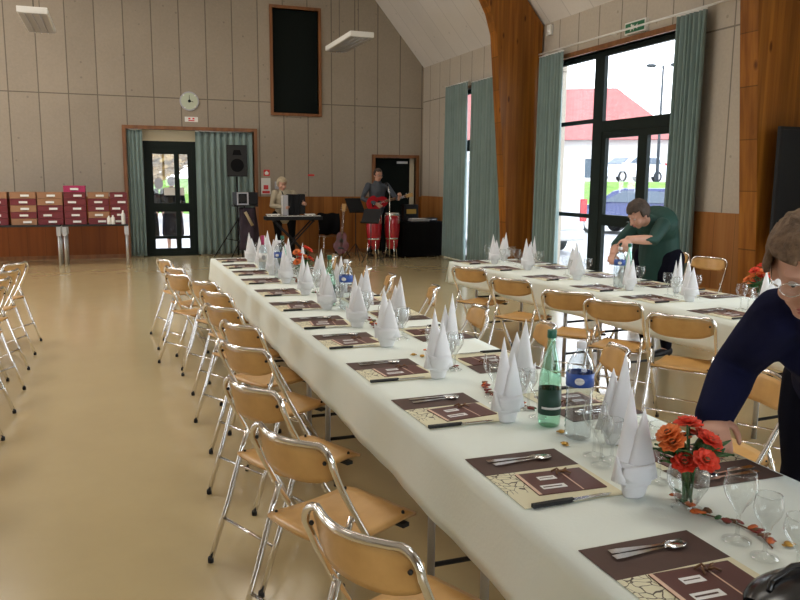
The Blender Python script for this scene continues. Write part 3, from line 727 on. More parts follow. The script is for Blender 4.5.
def garland(label,pts,seed):
    rnd=random.Random(seed); b=MB()
    P=[V((x,y,ZT+.004)) for x,y in pts]
    b.m(3).tube(P,.002,5)
    for i in range(len(P)-1):
        for k in range(5):
            c=P[i].lerp(P[i+1],rnd.random())+V((rnd.uniform(-.012,.012),rnd.uniform(-.012,.012),rnd.uniform(.002,.008)))
            b.m(rnd.choice((0,1,1,2,3))); a=rnd.uniform(0,6.3); L=rnd.uniform(.012,.022)
            mt=Matrix.Rotation(a,3,'Z')@Matrix.Rotation(rnd.uniform(-.5,.5),3,'X')
            b.ell(c,(L,L*.5,.004),mt,7,4)
    return tag(b.build('leaf_garland',['leafo','leafr','leafg','leafb']),label,'garland','leaf garlands along the long table')
gd=['beside the nearest flower vase','by the nearest green bottle','beside the third aisle side napkin','in the middle of the long table','past the middle plastic bottle','by the far flower vase']
for k,(y0,y1,l) in enumerate(((1.28,1.62,0),(2.42,2.86,1),(3.1,3.5,2),(4.0,4.5,3),(5.1,5.6,4),(6.2,6.8,5))):
    garland('string of orange, red and green leaves '+gd[l],[(1.40+.03*math.sin(j*1.3+k),y0+(y1-y0)*j/5) for j in range(6)],k)
for i,(x,y) in enumerate(((1.45,1.28),(1.47,1.25),(1.33,2.06),(1.385,2.17),(1.33,3.42),(1.36,3.38),(1.40,4.3))):
    pl=['right one of the pair at the near end','left one of the pair at the near end','left of the nearest plastic bottle','at the foot of the nearest green bottle','by the third napkin, nearer','by the third napkin, farther','before the middle plastic bottle'][i]
    b=MB(); b.ell((0,0,.006),(.012,.012,.006),None,10,6); b.prism([(-.016,-.006),(-.009,0),(-.016,.006)],.003,.006,'Z'); b.prism([(.016,-.006),(.009,0),(.016,.006)],.003,.006,'Z')
    o=b.build('wrapped_sweet','gold'); o.location=(x,y,ZT); o.rotation_euler=(0,0,i*.8); tag(o,'gold wrapped sweet '+pl,'sweet','gold sweets on the long table')
# black handbag at the near end
t=thing('handbag','black glossy handbag lying at the bottom right corner of the long table','bag',(1.27,1.085,ZT),.15)
b=MB(); 
def bag(u,v):
    a=2*PI*v; s=math.sin(PI*min(1,max(0,.03+.94*u)))**.35
    return V(((u-.5)*.27,.07*s*math.cos(a),.028+.028*s*math.sin(a)*(1+.15*math.sin(6*u))))
b.grid(bag,16,16); o=b.build('bag_body','black',t)
o.data.materials[0]=mat('black_leather',(.008,.008,.009),.22)
MB().tube([(-.1,0,.050),(-.08,.01,.064),(0,.02,.070),(.08,.01,.064),(.1,0,.050)],.006,8).build('handle',o.data.materials[0],t)
MB().box(-.02,-.073,.022,.015,-.066,.036).build('buckle','steel',t)
# ------------------------------------------------------------------ box tables at the back left
def serving_table(x0,x1,label):
    t=thing('serving_table',label,'table',((x0+x1)/2,15.65,0),0,'serving tables along the back wall'); w=(x1-x0)/2
    MB().box(-w,-.36,.72,w,.36,.75,bev=.004).build('tabletop','rubber',t)
    for sx in (1,-1):
        for sy in (1,-1): MB().tube([(sx*(w-.03),sy*.30,.72),(sx*(w-.03),sy*.30,0)],.024,8).m(0).box(sx*(w-.03)-.035,sy*.3-.035,.55,sx*(w-.03)+.035,sy*.3+.035,.72).build('leg','grey_metal',t)
serving_table(-2.75,-.97,'table with crates against the back wall at the left edge'); serving_table(-.93,.20,'table with crates against the back wall left of the entrance')
def crate(mc,x,z,w,y=15.6,h=.118,lab='',band=0):
    t=thing('storage_crate',lab,'crate',(x,y,z),0,'stacked crates on the serving tables')
    b=MB(); b.box(-w/2,-.19,0,w/2,.19,h-.012,bev=.004); b.build('crate_body',mc,t)
    MB().box(-w/2-.004,-.194,h-.028,w/2+.004,.194,h-.004,bev=.003).build('lid',mc,t)
    MB().box(-.07+band,-.197,.035,.07+band,-.1905,.072).build('paper_label','label_w',t)
    MB().tube([(-.04+band,-.199,.03),(.04+band,-.199,.03)],.003,5).build('handle','rubber',t)
stk=[(-2.02,'rrrrb',.40,'at the left edge'),(-1.56,'brbrb',.42,'second from the left edge'),(-1.12,'rrrbb',.42,'at the right end of the left table'),(-.70,'rrrrrm',.37,'under the magenta lid'),(-.30,'rbrrb',.36,'second from the entrance'),(.055,'rrrrr',.30,'nearest the entrance')]
nm={'r':'dark red','b':'brown cardboard','m':'magenta'}
for x,s,w,wh in stk:
    for k,c in enumerate(s):
        pos='bottom' if k==0 else 'top' if k==len(s)-1 else ORD[k]+' from bottom'
        crate({'r':'crate_r','b':'crate_b','m':'crate_m'}[c],x,.7515+.1185*k,w,lab='%s crate, %s of the stack %s'%(nm[c],pos if pos in('bottom','top') else ORD[k]+' up',wh),band=[0,.03,-.05,.05,0,.02][(k+int(x*10))%6])
for i,(x,h) in enumerate(((-.13,.16),(-.06,.17),(.12,.26))):
    q=MB().lathe([(.03,0),(.035,.01),(.035,h*.7),(.015,h*.88),(.015,h)],12).build('white_flask','white'); q.location=(x,15.34,.7515); tag(q,'white flask before the crates, %s of three'%['leftmost','middle','rightmost and tallest'][i],'flask','white flasks on the serving table')
# ------------------------------------------------------------------ wall fittings
t=thing('wall_clock','round pale green wall clock above the entrance door','clock',(1.50,YB,3.16))
def disc(r,y0,y1,cx=0,cz=0,n=28): return [(cx+r*math.cos(2*PI*k/n),cz+r*math.sin(2*PI*k/n)) for k in range(n)]
MB().prism(disc(.19,0,0),-.03,0).build('clock_case','pearl',t); MB().prism(disc(.165,0,0),-.036,-.03).build('dial','dial',t)
MB().prism(disc(.03,0,0),-.041,-.036).prism([(-.006,0),(.006,0),(.004,.12),(-.004,.12)],-.042,-.038).prism([(0,-.006),(.08,-.02),(.08,-.01),(0,.006)],-.042,-.038).build('clock_hands','frame',t)
for a in (45,135,-45,-125): MB().ell((.16*math.cos(R(a)),-.04,.16*math.sin(R(a))),(.016,.012,.016)).build('mounting_stud','white',t)
def txt(body,size,m,parent,loc,rot=(PI/2,0,0)):
    c=bpy.data.curves.new('lettering','FONT'); c.body=body; c.size=size; c.extrude=.001; c.align_x='CENTER'; c.align_y='CENTER'
    o=bpy.data.objects.new('lettering',c); col.objects.link(o); dg=bpy.context.evaluated_depsgraph_get()
    me=bpy.data.meshes.new_from_object(o.evaluated_get(dg)); bpy.data.objects.remove(o); me.materials.append(M[m])
    o=bpy.data.objects.new('lettering',me); col.objects.link(o); o.parent=parent; o.location=loc; o.rotation_euler=rot; return o
t=thing('wall_sign','small white and red sign under the clock above the entrance','sign',(1.53,YB,2.80))
MB().box(-.13,-.02,-.05,.13,0,.05).build('sign_plate','white',t)
MB().prism([(-.06,-.035),(.06,-.035),(.06,-.015),(-.06,-.015)],-.024,-.02).prism([(-.06,.0),(-.02,.0),(-.02,.03),(-.06,.03)],-.024,-.02).prism([(.02,.0),(.06,.0),(.06,.03),(.02,.03)],-.024,-.02).build('sign_symbol','signr',t)
t=thing('fire_sign','small square dark red sign on the back wall right of the entrance','sign',(3.05,YB,1.74)); MB().box(-.065,-.01,-.065,.065,0,.065).build('sign_plate','signr',t); MB().prism([(-.03,-.04),(.03,-.04),(.045,.0),(0,.045),(-.045,0)],-.013,-.01).build('sign_symbol','white',t)
t=thing('wall_notice','white notice with red foot on the back wall below the red sign','notice',(3.03,YB,1.46)); MB().box(-.10,-.01,-.17,.10,0,.17).build('notice_sheet','white',t); MB().box(-.08,-.014,-.155,.08,-.01,-.10).box(-.05,-.014,-.07,.05,-.01,.02).build('red_print','signr',t)
t=thing('light_switch','small grey switch on the back wall beside the white notice','switch',(3.26,YB,1.48)); MB().box(-.04,-.02,-.08,.04,0,.08,bev=.004).build('switch_plate','pearl',t); MB().box(-.015,-.028,-.02,.015,-.02,.02).build('rocker','white',t)
o=MB().box(-.07,-.012,-.018,.07,0,.018,bev=.003).build('wall_sticker','signr'); o.location=(4.02,YB,1.70); tag(o,'tiny red strip stuck on the back wall above the wainscot','sticker')
t=thing('exit_sign','small green emergency exit sign above the big window','sign',(XW,8.93,3.64))
MB().box(-.06,-.22,-.08,0,.22,.08,bev=.005).build('sign_case','white',t); MB().box(-.064,-.20,-.06,-.06,.20,.06).build('sign_face','signg',t)
MB().prism([(.02,-.045),(.05,-.01),(.08,-.045),(.095,-.04),(.07,.01),(.085,.035),(.06,.045),(.04,.02),(.01,.03)],-.067,-.064,'X').prism([(-.14,-.01),(-.06,-.01),(-.06,-.035),(-.01,0),(-.06,.035),(-.06,.01),(-.14,.01)],-.067,-.064,'X').build('sign_symbol','white',t)
t=thing('wall_detector','small white box under the eave beside the middle timber post','detector',(XW,11.15,3.98)); MB().box(-.06,-.06,-.08,0,.06,.08,bev=.01).build('housing','white',t); MB().ell((-.06,0,-.02),(.02,.035,.035)).build('lens','label_w',t)
def luminaire(x,y,z,label,lit=False):
    t=thing('hanging_luminaire',label,'ceiling light',(x,y,z),0,'hanging luminaires')
    MB().box(-.21,-.83,0,.21,.83,.09,bev=.008).build('housing','white',t)
    b=MB(); 
    for k in range(2): b.box(-.19+.195*k,-.81,-.006,-.19+.185+.195*k,.81,0)
    b.build('louvre','grey_metal',t)
    b=MB()
    for k in range(3): b.tube([(-.10+.1*k,-.8,-.012),(-.10+.1*k,.8,-.012)],.008,6)
    b.build('tube_lamp','pearl',t)
    zc=gz(x)-z
    b=MB(); b.tube([(0,-.6,.09),(0,-.6,zc)],.004,5); b.tube([(0,.6,.09),(0,.6,zc)],.004,5); b.build('suspension_wire','rubber',t)
luminaire(-1.03,13.85,4.0,'white hanging luminaire before the back wall at upper left'); luminaire(4.05,13.8,4.0,'white hanging luminaire before the back wall beside the black shutter')
# ------------------------------------------------------------------ people
def remesh(o,vox,smooth=3):
    md=o.modifiers.new('r','REMESH'); md.mode='VOXEL'; md.voxel_size=vox; md.use_smooth_shade=True
    m2=o.modifiers.new('s','SMOOTH'); m2.iterations=smooth; m2.factor=.5
    dg=bpy.context.evaluated_depsgraph_get(); me=bpy.data.meshes.new_from_object(o.evaluated_get(dg))
    o.modifiers.clear(); mats=list(o.data.materials); o.data=me
    if not me.materials:
        for x in mats: me.materials.append(x)
    for p in me.polygons: p.use_smooth=True
    return o
def loft(b,pts,rad,side,n=14):
    """ellipses (a along side, b across) along pts, with dome ends"""
    pts=[V(p) for p in pts]; side=V(side).normalized(); rings=[]
    N=len(pts)
    def ring(c,t,a,d):
        s=(side-t*side.dot(t)); s=s.normalized() if s.length>.05 else t.orthogonal().normalized()
        f=t.cross(s).normalized()
        return [c+s*a*math.cos(q)+f*d*math.sin(q) for q in [2*PI*k/n for k in range(n)]]
    for i,p in enumerate(pts):
        if i==0: t=(pts[1]-p).normalized()
        elif i==N-1: t=(p-pts[i-1]).normalized()
        else: t=((pts[i+1]-p).normalized()+(p-pts[i-1]).normalized()).normalized()
        r=rad[i]; a,d=(r if isinstance(r,tuple) else (r,r))
        if i==0:
            for q in (.15,.6,.9): e=math.sqrt(1-(1-q)**2); rings.append(ring(p-t*min(a,d)*.9*(1-q),t,a*e,d*e))
        rings.append(ring(p,t,a,d))
        if i==N-1:
            for q in (.9,.6,.15): e=math.sqrt(1-(1-q)**2); rings.append(ring(p+t*min(a,d)*.9*(1-q),t,a*e,d*e))
    b.ring_loft(rings,True,True)
def frame3(f,u):
    f=V(f).normalized(); u=V(u); s=f.cross(u).normalized(); u=s.cross(f).normalized()
    return Matrix((s,f,u)).transposed()   # columns: x=right hand side, y=front, z=up
def head(b,c,f,u,k=1.0):
    m=frame3(f,u); P=lambda x,y,z:V(c)+m@(V((x,y,z))*k)
    b.ell(P(0,-.012,.02),(.074*k,.092*k,.098*k),m,20,14)      # cranium
    b.ell(P(0,.022,-.04),(.058*k,.064*k,.072*k),m,16,10)     # face
    b.ell(P(0,.048,-.092),(.032*k,.030*k,.026*k),m,12,8)     # chin
    loft(b,[P(0,.082,.0),P(0,.096,-.022),P(0,.108,-.038)],[(.009*k,.008*k),(.011*k,.011*k),(.016*k,.012*k)],m@V((1,0,0)),8)
    for s in (1,-1):
        b.ell(P(s*.032,.068,.022),(.026*k,.016*k,.009*k),m,10,6)   # brow
        b.ell(P(s*.040,.058,-.035),(.026*k,.026*k,.022*k),m,10,6)  # cheek
        b.ell(P(s*.076,-.006,-.018),(.010*k,.020*k,.032*k),m,10,6) # ear
    b.ell(P(0,.078,-.067),(.024*k,.014*k,.010*k),m,10,6)      # mouth mound
def face_parts(root,c,f,u,k=1.0,lipm='lips'):
    m=frame3(f,u); P=lambda x,y,z:V(c)+m@(V((x,y,z))*k)
    for s in (1,-1):
        b=MB(); b.m(0).ell(P(s*.031,.0715,-.002),(.0125*k,.010*k,.0055*k),m,12,8); b.m(1).ell(P(s*.031,.0795,-.004),(.0045*k,.003*k,.0035*k),m,10,6)
        b.build('eye',['eye_white','eye'],root)
    b=MB(); b.ell(P(0,.0905,-.0635),(.021*k,.005*k,.0045*k),m,12,6); b.ell(P(0,.0895,-.0735),(.018*k,.0055*k,.0055*k),m,12,6); b.build('lips',lipm,root)
def hair(root,c,f,u,mt,k=1.0,vol=.014,low=-.03,seed=0,curl=0.0,front=.055,back_low=-.09):
    m=frame3(f,u); b=MB(); q=bmesh.ops.create_uvsphere(b.bm,u_segments=40,v_segments=28,radius=1); kill=[]
    for v in q['verts']:
        d=v.co.copy(); nz=noise.noise(d*3.2+V((seed,0,0)))*.5+noise.noise(d*8+V((0,seed,0)))*.5
        r=V((d.x*(.078+vol),d.y*(.097+vol)-.012,d.z*(.100+vol)+.022))
        r*=1+curl*nz
        v.co=V(c)+m@(r*k)
        lowz=low+(back_low-low)*min(1,max(0,(-d.y+.15)/.5))
        if r.z<lowz or (r.y>.035 and r.z<front+.004*math.sin(9*d.x)) or (r.y>-.02 and abs(r.x)>.05 and r.z<-.015): kill.append(v)
    bmesh.ops.delete(b.bm,geom=kill,context='VERTS')
    b._tag(b.bm.faces,True)
    o=b.build('hair',mt,root); solid(o,.012*k,-1); return o
def hand(b,w,d,palm,curl=.5,spread=.12,thumb=1,k=1.0,point=False):
    """w wrist, d pointing direction, palm = palm normal; thumb side = thumb * (d x palm)"""
    d=V(d).normalized(); palm=V(palm); palm=(palm-d*palm.dot(d)).normalized(); s=d.cross(palm).normalized()*thumb; w=V(w)
    loft(b,[w-d*.02*k,w+d*.025*k,w+d*.06*k,w+d*.088*k],[(.025*k,.019*k),(.032*k,.017*k),(.040*k,.015*k),(.039*k,.012*k)],s,12)
    for i,(L,o,r) in enumerate(((.068,.030,.0085),(.078,.0105,.0088),(.072,-.0095,.0083),(.056,-.029,.0074))):
        cu=curl*(.9+.12*i) if not (point and i==0) else curl*.3
        dd=(d+s*spread*(1.2-.8*i)).normalized(); p=w+d*.082*k+s*o*k; pts=[p-d*.015*k,p]; a=0
        for seg in (.45,.32,.23):
            a+=cu*.8; p=p+(dd*math.cos(a)+palm*math.sin(a))*L*seg*k*1.05; pts.append(p)
        loft(b,pts,[r*k,r*k,r*k,r*.92*k,r*.75*k],s,8)
    p0=w+d*.02*k+s*.022*k; p1=p0+(s*.75+d*.6+palm*.25).normalized()*.040*k; p2=p1+(d*.9+s*.30+palm*(.3+curl*.4)).normalized()*.030*k; p3=p2+(d+palm*(.3+curl*.6)).normalized()*.024*k
    loft(b,[p0,p1,p2,p3],[.014*k,.0115*k,.010*k,.008*k],palm,8)
def person(name,label,loc,J,o):
    """J in world coordinates relative to loc. returns root"""
    root=thing(name,label,'person',loc); k=o.get('k',1.0); fat=o.get('fat',1.0)
    sh=(V(J['shR'])-V(J['shL'])); side=sh.normalized(); hips=(V(J['hipR'])-V(J['hipL'])).normalized()
    mh=(V(J['hipR'])+V(J['hipL']))/2; ms=(V(J['shR'])+V(J['shL']))/2; waist=mh.lerp(ms,.42)+V(J.get('bow',(0,0,0))); chest=mh.lerp(ms,.78)+V(J.get('bow',(0,0,0)))*.8
    hc=V(J['head']); f=V(J['face']).normalized(); u=V(J.get('up',(0,0,1)))
    nk=hc-frame3(f,u)@V((0,.018,.085))
    sw=sh.length/2; tail=mh-(waist-mh).normalized()*.06
    def torso(b,e=0,neck=True,low=0):
        loft(b,[tail-(waist-mh).normalized()*low,mh,waist,chest,ms+(ms-chest).normalized()*.0,ms.lerp(nk,.35)],
             [(.150*fat+e,.105*fat+e),(.168*fat+e,.118*fat+e),(.142*fat+e,.108*fat+e),(.162*fat+e,.120*fat+e),(sw*.86+e,.088+e),(.075+e*.7,.068+e*.7)],side,20)
    def arm(b,s,e=0,wr=True):
        S,E,W=(V(J[q+s]) for q in ('sh','el','wr')); ax=(E-S).cross(W-E); ax=ax if ax.length>1e-4 else V((1,0,0))
        pts=[S,S.lerp(E,.45),E,E.lerp(W,.35),W]; rr=[.052,.048,.039,.040,.028]
        if not wr: pts[-1]=E.lerp(W,o.get('sleeve',.92)); 
        loft(b,pts,[r*fat**.5+e for r in rr],ax,12)
    def leg(b,s,e=0,to=1.0):
        H,K,A=(V(J[q+s]) for q in ('hip','kn','an'))
        loft(b,[H+V((0,0,.02)),H.lerp(K,.3),H.lerp(K,.75),K,K.lerp(A,.35),K.lerp(A,to)],[.088*fat+e,.082*fat+e,.060+e,.054+e,.053+e,.036+e],side,14)
    b=MB(); torso(b); head(b,hc,f,u,k); loft(b,[ms.lerp(nk,.1),nk,hc-frame3(f,u)@V((0,.012,.04))],[.062,.052,.052],side,12)
    for s in 'LR':
        arm(b,s); leg(b,s)
        hd=J.get('hand'+s)
        if hd: hand(b,J['wr'+s],hd[0],hd[1],hd[2] if len(hd)>2 else .5,.1,(1 if s=='R' else -1)*(hd[3] if len(hd)>3 else 1),k)
        A=V(J['an'+s]); fd=V(J.get('foot',f)); fd.z=0; fd.normalize(); loft(b,[A+V((0,0,-.02))-fd*.02,A+fd*.08+V((0,0,-.045)),A+fd*.16+V((0,0,-.06))],[(.034,.04),(.040,.028),(.036,.018)],fd.cross(V((0,0,1))),10)
    body=b.build('body','skin',root); remesh(body,o.get('vox',.010),2)
    face_parts(root,hc,f,u,k)
    hair(root,hc,f,u,o['hair'],k,**o.get('hairk',{}))
    b=MB(); torso(b,.020,low=o.get('hem',.0))
    for s in 'LR': arm(b,s,.013+o.get('armfat',0),False)
    remesh(b.build(o.get('topname','sweater'),o['top'],root),max(.010,o.get('vox',.010)),5)
    if o.get('skirt'):
        b=MB(); kn=(V(J['knL'])+V(J['knR']))/2; loft(b,[mh+(waist-mh)*.3,mh,mh.lerp(kn,.5),kn+V((0,0,-.08))],[(.155*fat,.12*fat),(.185*fat,.14*fat),(.20*fat,.16),(.215*fat,.175)],side,20)
        remesh(b.build('skirt',o['bottom'],root),.012,3)
    else:
        b=MB(); loft(b,[tail,mh,mh.lerp(waist,.3)],[(.150*fat+.003,.105*fat+.003),(.165*fat+.003,.116*fat+.003),(.140*fat,.102*fat)],side,18)
        for s in 'LR': leg(b,s,.014,.97)
        remesh(b.build('trousers',o['bottom'],root),.012,3)
    for s in 'LR':
        A=V(J['an'+s]); fd=V(J.get('foot',f)); fd.z=0; fd.normalize(); b=MB()
        loft(b,[A+V((0,0,-.035))-fd*.03,A+fd*.06+V((0,0,-.045)),A+fd*.17+V((0,0,-.055))],[(.042,.045),(.047,.036),(.042,.026)],fd.cross(V((0,0,1))),12); remesh(b.build('shoe','black',root),.008,2)
    return root
def glasses(root,c,f,u,k=1.0,m='steel'):
    mt=frame3(f,u); P=lambda x,y,z:V(c)+mt@(V((x,y,z))*k); b=MB()
    for s in (1,-1):
        b.tube([P(s*.034+.026*math.cos(q),.100-.004*abs(math.cos(q)),-.002+.019*math.sin(q)) for q in [2*PI*j/16 for j in range(17)]],.0014,6)
        b.tube([P(s*.060,.098,.004),P(s*.078,.085,.006),P(s*.082,.0,.0),P(s*.080,-.03,-.015)],.0018,6)
    b.tube([P(-.009,.101,.0),P(0,.105,.004),P(.009,.101,.0)],.0014,6)
    g=b.build('spectacles',m,root)
    b=MB()
    for s in (1,-1): b.ring_loft([[P(s*.034+.025*r*math.cos(q),.100,-.002+.018*r*math.sin(q)) for q in [2*PI*j/16 for j in range(16)]] for r in (.02,1)],True,False)
    b.build('lens','glass',g)
# --- woman in navy, leaning over the long table from the inner side
J=dict(hipL=(2.42,1.69,.92),hipR=(2.24,1.90,.92),knL=(2.40,1.74,.5),knR=(2.24,1.96,.5),anL=(2.46,1.76,.085),anR=(2.28,2.0,.085),
 shL=(2.07,1.49,1.215),shR=(1.87,1.75,1.21),head=(1.68,1.50,1.385),face=(-.66,-.62,-.46),up=(-.12,-.1,1),
 elL=(2.05,1.26,1.0),wrL=(1.90,1.16,.84),elR=(1.92,1.965,1.0),wrR=(1.77,1.89,.86),
 handR=((-.55,-.75,-.25),(.1,-.1,-.95),.65),handL=((-.8,.3,-.3),(0,0,-1),.4),foot=(-.8,-.5,0),bow=(-.02,-.02,.02))
w=person('person','woman with short curly hair and spectacles in a navy cardigan leaning over the long table',(0,0,0),J,
 dict(vox=.0065,hair='hair_b',top='navy',topname='cardigan',bottom='navyd',fat=1.3,k=1.06,hairk=dict(vol=.022,curl=.16,front=.055,low=-.02,back_low=-.09,seed=4),sleeve=.99,hem=.14,armfat=.016))
hc=V((1.68,1.50,1.385)); glasses(w,hc,(-.66,-.62,-.46),(-.12,-.1,1),1.06)
# --- woman bending in green
hp=V((4.88,6.05,0)); 
J=dict(hipL=(4.74,5.72,.90),hipR=(4.70,6.02,.90),knL=(4.70,5.74,.47),knR=(4.68,6.02,.47),anL=(4.76,5.74,.085),anR=(4.74,6.02,.085),
 shL=(4.50,5.57,1.235),shR=(4.49,5.91,1.22),head=(4.335,5.70,1.325),face=(-.80,.05,-.60),up=(-.5,-.05,.8),
 elL=(4.35,5.50,1.11),wrL=(4.09,5.50,1.12),elR=(4.30,5.95,1.02),wrR=(4.13,5.76,.96),
 handL=((-.55,-.5,-.6),(-.3,.3,-.8),.6),handR=((-.6,-.7,-.2),(0,0,-1),.5),foot=(-1,-.1,0),bow=(.06,.02,.11))
person('person','woman in dark green blouse bending over the window table to a bottle',(0,0,0),J,
 dict(vox=.009,hair='hair_d',top='greenc',topname='blouse',bottom='navyd',fat=1.2,k=1.0,sleeve=.22,hem=.13,hairk=dict(vol=.012,curl=.1,back_low=-.08)))
# --- accordion player
ax,ay=3.20,15.55
J=dict(hipL=(ax+.14,ay,.88),hipR=(ax-.14,ay+.02,.88),knL=(ax+.15,ay-.04,.46),knR=(ax-.13,ay-.03,.46),anL=(ax+.16,ay,.085),anR=(ax-.15,ay,.085),
 shL=(ax+.17,ay-.03,1.34),shR=(ax-.19,ay-.03,1.34),head=(ax-.05,ay-.07,1.51),face=(.25,-.95,-.28),
 elL=(ax+.32,ay-.10,1.08),wrL=(ax+.36,ay-.33,1.12),elR=(ax-.27,ay-.12,1.08),wrR=(ax-.10,ay-.33,1.06),
 handR=((.6,-.5,-.1),(.5,.6,0),.6),handL=((-.3,-.8,.1),(-.9,.2,0),.5),foot=(0,-1,0))
person('person','grey haired musician in beige top playing an accordion behind the keyboard',(0,0,0),J,
 dict(hair='hair_w',top='beigec',topname='pullover',bottom='blackc',k=1.05,fat=1.05,hairk=dict(vol=.018,curl=.12)))
t=thing('accordion','black and silver accordion held by the grey haired musician','accordion',(ax+.10,ay-.30,.90))
MB().box(-.20,-.09,0,-.09,.10,.40,bev=.015).build('treble_box','pearl',t); MB().box(.13,-.09,.02,.25,.10,.42,bev=.015).build('bass_box','black',t)
b=MB(); rg=[]
for k in range(17):
    x=-.09+.22*k/16; e=.0 if k%2 else .014; rg.append([V((x,-.085-e,.0-e+.01)),V((x,.09+e,.0-e+.01)),V((x,.09+e,.40+e)),V((x,-.085-e,.40+e))])
b.ring_loft(rg,True,True,False).build('bellows','black',t)
b=MB()
for k in range(14): b.box(-.225,-.10,.02+.026*k,-.20,-.02,.04+.026*k)
b.build('piano_keys','white',t)
MB().tube([(-.15,.10,.38),(-.16,.2,.46),(-.15,.30,.40)],.012,6).build('shoulder_strap','black',t)
# keyboard on stand
t=thing('keyboard_stand','black crossed stand carrying the keyboard','stand',(3.27,15.02,0))
for s in (1,-1):
    for y in (-.12,.12): MB().tube([(-s*.38,y,.02),(s*.38,y,.80)],.016,6).build('leg','black',t)
    MB().tube([(s*.38,-.18,.02),(s*.38,.18,.02)],.016,6).build('floor_bar','black',t); MB().tube([(s*.38,-.16,.80),(s*.38,.16,.80)],.016,6).build('rest_bar','black',t)
t=thing('electric_keyboard','black and white electric keyboard in front of the accordion player','keyboard',(3.27,15.02,.817))
MB().box(-.56,-.15,0,.56,.15,.075,bev=.01).build('keyboard_case','black',t)
b=MB()
for k in range(36): b.box(-.52+k*.0289,-.14,.075,-.52+k*.0289+.0265,-.01,.085)
b.build('white_keys','white',t)
b=MB()
for k in range(36):
    if k%7 not in (2,6): b.box(-.52+k*.0289+.019,-.08,.085,-.52+k*.0289+.036,-.01,.094)
b.build('black_keys','black',t); MB().box(-.5,.02,.075,.5,.13,.082).build('control_panel','grey_metal',t)
for i,(x,w_) in enumerate(((-.32,.28),(.42,.22))):
    o=MB().box(-w_/2,-.10,0,w_/2,.10,.004).box(-w_/2+.02,-.09,.004,w_/2-.03,.08,.010).build('sheet_music','white'); o.location=(3.22+x,15.08,.90+.002); o.rotation_euler=(.25,0,.1); tag(o,'white sheet music lying on the %s end of the keyboard'%('left','right')[i],'sheet music')
# guitarist
gx,gy=5.20,15.60
J=dict(hipL=(gx+.12,gy,.95),hipR=(gx-.12,gy+.02,.95),knL=(gx+.14,gy-.03,.5),knR=(gx-.13,gy-.03,.5),anL=(gx+.16,gy,.085),anR=(gx-.16,gy,.085),
 shL=(gx+.20,gy-.02,1.50),shR=(gx-.20,gy-.02,1.50),head=(gx+.0,gy-.07,1.715),face=(.15,-.95,-.15),
 elL=(gx+.36,gy-.14,1.25),wrL=(gx+.36,gy-.36,1.22),elR=(gx-.36,gy-.10,1.22),wrR=(gx-.12,gy-.31,1.12),
 handR=((.7,-.15,-.45),(.2,.95,0),.6),handL=((0,-.3,.5),(-.2,.9,.1),1.0),foot=(0,-1,0))
g_=person('person','man in dark grey jacket standing with a red guitar by the dark door',(0,0,0),J,
 dict(hair='hair_d',top='greyc',topname='jacket',bottom='blackc',k=1.08,hairk=dict(vol=.008,front=.07)))
glasses(g_,(gx,gy-.07,1.715),(.15,-.95,-.15),(0,0,1),1.08,'black')
def guitar(name,label,loc,rot,bm_):
    t=thing(name,label,'guitar',loc); t.rotation_euler=rot
    pts=[]
    for k in range(40):
        a=2*PI*k/40; x=.235*math.cos(a)-.02; w=.175 if math.cos(a)<0 else .138
        y=w*math.sin(a)*(1-.23*math.exp(-((x-.03)/.07)**2)); pts.append((x,y))
    MB().prism(pts,-.045,.045,'Z',smooth=True).build('guitar_body',bm_,t)
    b=MB(); b.prism([(.02+.045*math.cos(q),.045*math.sin(q)) for q in [2*PI*k/20 for k in range(20)]],.045,.047,'Z').build('sound_hole','black',t)
    MB().box(.16,-.027,.035,.62,.027,.06,bev=.005).build('neck','trim',t); MB().prism([(.62,-.03),(.78,-.042),(.78,.042),(.62,.03)],.03,.05,'Z').build('headstock','beech',t)
    MB().box(-.15,-.06,.045,-.12,.06,.056).build('bridge','black',t)
    b=MB()
    for k in range(6): b.tube([(-.13,-.02+.008*k,.063),(.66,-.02+.008*k,.063)],.0012,4)
    b.build('strings','steel',t)
    for k in range(3):
        for s in (1,-1): MB().tube([(.65+.045*k,s*.035,.04),(.65+.045*k,s*.062,.04)],.006,6).build('tuning_peg','steel',t)
    return t
guitar('electric_acoustic_guitar','red guitar held by the man in the dark jacket',(gx-.06,gy-.23,1.14),(PI/2,-.22,0),'red')
guitar('spare_guitar','dark red guitar leaning on its stand in front of the music stands',(4.36,15.42,.34),(PI/2-.2,-PI/2+.08,0),'maroon')
t=thing('guitar_stand','black stand holding the dark red guitar','stand',(4.36,15.51,0))
MB().tube([(-.17,-.16,.01),(0,.06,.36),(.17,-.16,.01)],.011,6).build('front_legs','black',t); MB().tube([(0,.06,.36),(0,.24,.01)],.011,6).build('rear_leg','black',t); MB().tube([(-.12,-.16,.14),(-.12,-.02,.10),(.12,-.02,.10),(.12,-.16,.14)],.01,6).build('cradle','black',t)
